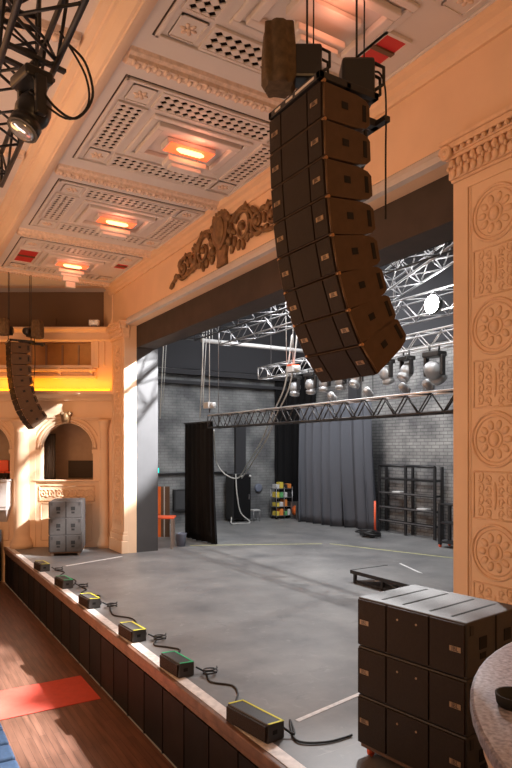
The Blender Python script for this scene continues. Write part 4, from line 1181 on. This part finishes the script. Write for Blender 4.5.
# red mat and seats
tag(MB().box((.6, 11.35, -1.25), (3.52, 12.72, -1.235)).build('floor_mat', 'red', bevel=.004), 'flat red mat lying on the wooden house floor by the stage', 'mat')
def seat(loc):
    o = empty('theatre_seat', loc)
    MB().box((.0, -.235, .38), (.52, .235, .49)).build('seat_cushion', 'blue', o, bevel=.05, seg=4)
    MB().prism([(-.06, -.235, .42), (.03, -.235, .42), (-.10, -.235, .98), (-.19, -.235, .98)], (0, .47, 0)).build('backrest', 'blue', o, bevel=.04, seg=3)
    MB().box((.02, -.20, .33), (.46, .20, .38)).build('seat_pan', 'seatshell', o, bevel=.01)
    for s in (-1, 1):
        MB().box((.0, s*.238-.012, 0), (.30, s*.238+.012, .42)).build('leg', 'blacksteel', o)
    return o
sp = seat((1.05, 10.6, -1.25))
ys = [10.12, 9.61, 9.10, 8.59, 8.08]
seatlab = ['furthest blue cushioned seat of the row at the lower left edge', 'second furthest blue seat of the row at the lower left edge', 'third furthest blue seat of the row at the lower left edge', 'third blue seat from the bottom of the photo at the left edge', 'second blue seat from the bottom of the photo at the left edge', 'nearest blue seat in the bottom left corner']
tag(sp, seatlab[0], 'seat', 'blue theatre seats in a row')
for i, yy in enumerate(ys):
    o = dup(sp, (1.05, yy, -1.25), label=seatlab[i+1])

# dark stair block at the far left end of the house floor
q = atZ(2, 585, -1.25)
o = empty('black_crate', (q.x-.55, q.y+.2, -1.25), -A); tag(o, 'tall black crate at the left edge below the far box', 'crate')
MB().box((-.6, -.3, .08), (.45, .4, 1.9)).build('body', 'blacksteel', o, bevel=.03)
for zz in (.5, 1.1, 1.7): MB().box((-.62, -.32, zz), (.47, -.3, zz+.05)).build('edge_batten', 'fasb', o)
for sx in (-.5, .35):
    for sy in (-.2, .3): MB().tube([(sx-.03, sy, .05), (sx+.03, sy, .05)], .05, 10).build('wheel', 'steel', o)
# red chairs in the far left box
for i, px in enumerate((-6, 6.5)):
    o = empty('red_chair', tuple((fw.matrix_basis if False else Matrix.Translation(DV*WD) @ Matrix.Rotation(-A, 4, 'Z')) @ Vector((fx(px), .75, zsill-.02))), -A)
    tag(o, ['left one of two red chair backs in the far left box', 'right one of two red chair backs in the far left box'][i], 'chair', 'red chairs in the far box')
    MB().box((-.2, 0, .3), (.2, .07, .72)).build('backrest', 'redtop', o, bevel=.03)
    MB().box((-.2, -.35, .25), (.2, .03, .31)).build('seat', 'redtop', o, bevel=.02)
    for sx in (-.17, .17):
        for sy in (-.3, .02): MB().box((sx-.02, sy-.02, 0), (sx+.02, sy+.02, .26)).build('leg', 'blacksteel', o)
# small white floodlight on the far cornice
pz = Matrix.Translation(DV*WD) @ Matrix.Rotation(-A, 4, 'Z') @ Vector((fx(95), -.1, fz(333)+.18))
o = empty('small_floodlight', tuple(pz), -A); tag(o, 'small white floodlight on the cornice of the far wall', 'floodlight')
MB().box((-.18, -.08, .06), (.18, .08, .26)).build('housing', 'marb', o, bevel=.02); MB().box((-.1, -.05, 0), (.1, .05, .06)).build('bracket', 'blacksteel', o)
MB().box((-.15, -.1, .09), (.15, -.08, .23)).build('lens', 'lens', o)

# curved box rail in the right foreground
RC, RR, RZ = Vector((2.67, .28, 0)), 1.47, 2.60
a0, a1 = math.radians(20), math.radians(205)
n = 40; ang = [a0+(a1-a0)*i/n for i in range(n+1)]
def ring(r): return [(RC.x+r*math.cos(t), RC.y+r*math.sin(t)) for t in ang]
br = empty('box_rail', (0, 0, 0)); struct(br, 'curved box front with speckled dark stone ledge in the right foreground')
b = MB()
o_, i_ = ring(RR), ring(RR-.62)
b.prism([(x, y_, RZ-.045) for x, y_ in o_] + [(x, y_, RZ-.045) for x, y_ in reversed(i_)], (0, 0, .045))
b.build('ledge', 'granite', br, bevel=.012)
def ringwall(r0, r1, z0, z1):
    b = MB(); p0, p1 = ring(r0), ring(r1)
    for i in range(n): b.prism([(*p0[i], z0), (*p0[i+1], z0), (*p1[i+1], z0), (*p1[i], z0)], (0, 0, z1-z0))
    return b
ringwall(RR-.06, RR-.2, -1.25, RZ-.045).build('curved_front', 'boxwall', br)
b = ringwall(RR-.035, RR-.06, RZ-.13, RZ-.06); b.build('rail_bead', 'boxwall', br)
q = atZ(516, 706, RZ)
o = empty('round_black_pot', (q.x, q.y, RZ)); tag(o, 'round black pot on the stone ledge, cut off by the right edge', 'pot')
MB().lathe([(.055, 0), (.062, .01), (.066, .04), (.06, .04), (.05, .012)], 24).build('bowl', 'pocket', o)

# ================================================================== LIGHT
WARM = (1, .45, .165)
w = bpy.data.worlds.new('W'); S.world = w; w.use_nodes = True
w.node_tree.nodes['Background'].inputs['Color'].default_value = (1, .55, .30, 1)
w.node_tree.nodes['Background'].inputs['Strength'].default_value = .11
# work light shining through the opening onto the far wall
light('SPOT', 'work_light_beam', (11.2, 11.9, 9.1), 2500, (1, .98, .96), .09, aim=(3.2, 16.0, .6), spot=math.radians(104), blend=.4)
light('SPOT', 'far_wall_beam', (11.2, 11.9, 9.15), 36000, (1, .98, .97), .06, aim=(4.9, 22.0, 3.0), spot=math.radians(30), blend=.4)
light('SPOT', 'lip_beam', (11.2, 11.9, 9.2), 46000, (1, .98, .97), .06, aim=(-2.1, 9.5, -1.25), spot=math.radians(29), blend=.35)
light('SPOT', 'lip_beam', (11.2, 11.9, 9.2), 46000, (1, .98, .97), .06, aim=(-1.8, 14.5, -1.25), spot=math.radians(29), blend=.35)
light('SPOT', 'sub_beam', (11.2, 11.9, 9.1), 5200, (1, .98, .98), .06, aim=(3.8, 3.4, 2.2), spot=math.radians(34), blend=.5)
light('POINT', 'work_light_glow', tuple(WL+Vector((-.15, 0, 0))), 260, (1, .99, .97), .2)
# white work lights high in the stage house
light('AREA', 'stage_wash', (11.8, 12, 10.9), 1050, (.97, .98, 1), 6, 12, aim=(11.8, 12.5, 0))
light('AREA', 'stage_wash_back', (14.2, 19, 10.9), 1500, (.97, .98, 1), 2, 10, aim=(17.6, 21.5, 1))
# warm house lighting, with two added fills
light('AREA', 'house_warm_front', (-3.5, 11, 5.5), 640, WARM, 3, 14, aim=(7, 12, 8))
light('AREA', 'house_warm_far', (1.0, 15, 5.5), 130, WARM, 2, 2, aim=(4, 23, 4))
g0 = Matrix.Translation(DV*WD) @ Matrix.Rotation(-A, 4, 'Z')
q0, q1 = g0 @ Vector((fx(20), -.32, fz(388))), g0 @ Vector((fx(20), .3, fz(372)))
la = light('AREA', 'amber_cove', tuple(q0), 42, (1, .36, .01), 6.6, .05, aim=tuple(q1))
la.rotation_euler = (math.radians(90+52), 0, -A)
light('AREA', 'side_fill', (1.2, -2.6, 5.0), 150, (1, .52, .22), 2, 2, aim=(4.2, 5, 5.6))  # unseen fill, added to brighten the near sides of array and subwoofers
light('AREA', 'ceiling_fill', (-2.0, 10, -.6), 380, (1, .86, .80), 2.0, 14, aim=(4.0, 10.5, 9))  # unseen fill, added to brighten the ceiling from below

# ================================================================== CAMERA
cam = bpy.data.cameras.new('camera'); co = bpy.data.objects.new('camera', cam); COL.objects.link(co)
cam.sensor_fit = 'HORIZONTAL'; cam.sensor_width = 36; cam.lens = 36*F/512
cam.shift_y = (HY-384)/512
cam.clip_start = .05; cam.clip_end = 200
co.location = (0, 0, H); co.rotation_euler = (PI/2, 0, -A)
S.camera = co
S.view_settings.view_transform = 'Standard'; S.view_settings.look = 'None'
S.view_settings.gamma = 1; S.view_settings.exposure = 0
S.view_settings.use_curve_mapping = False
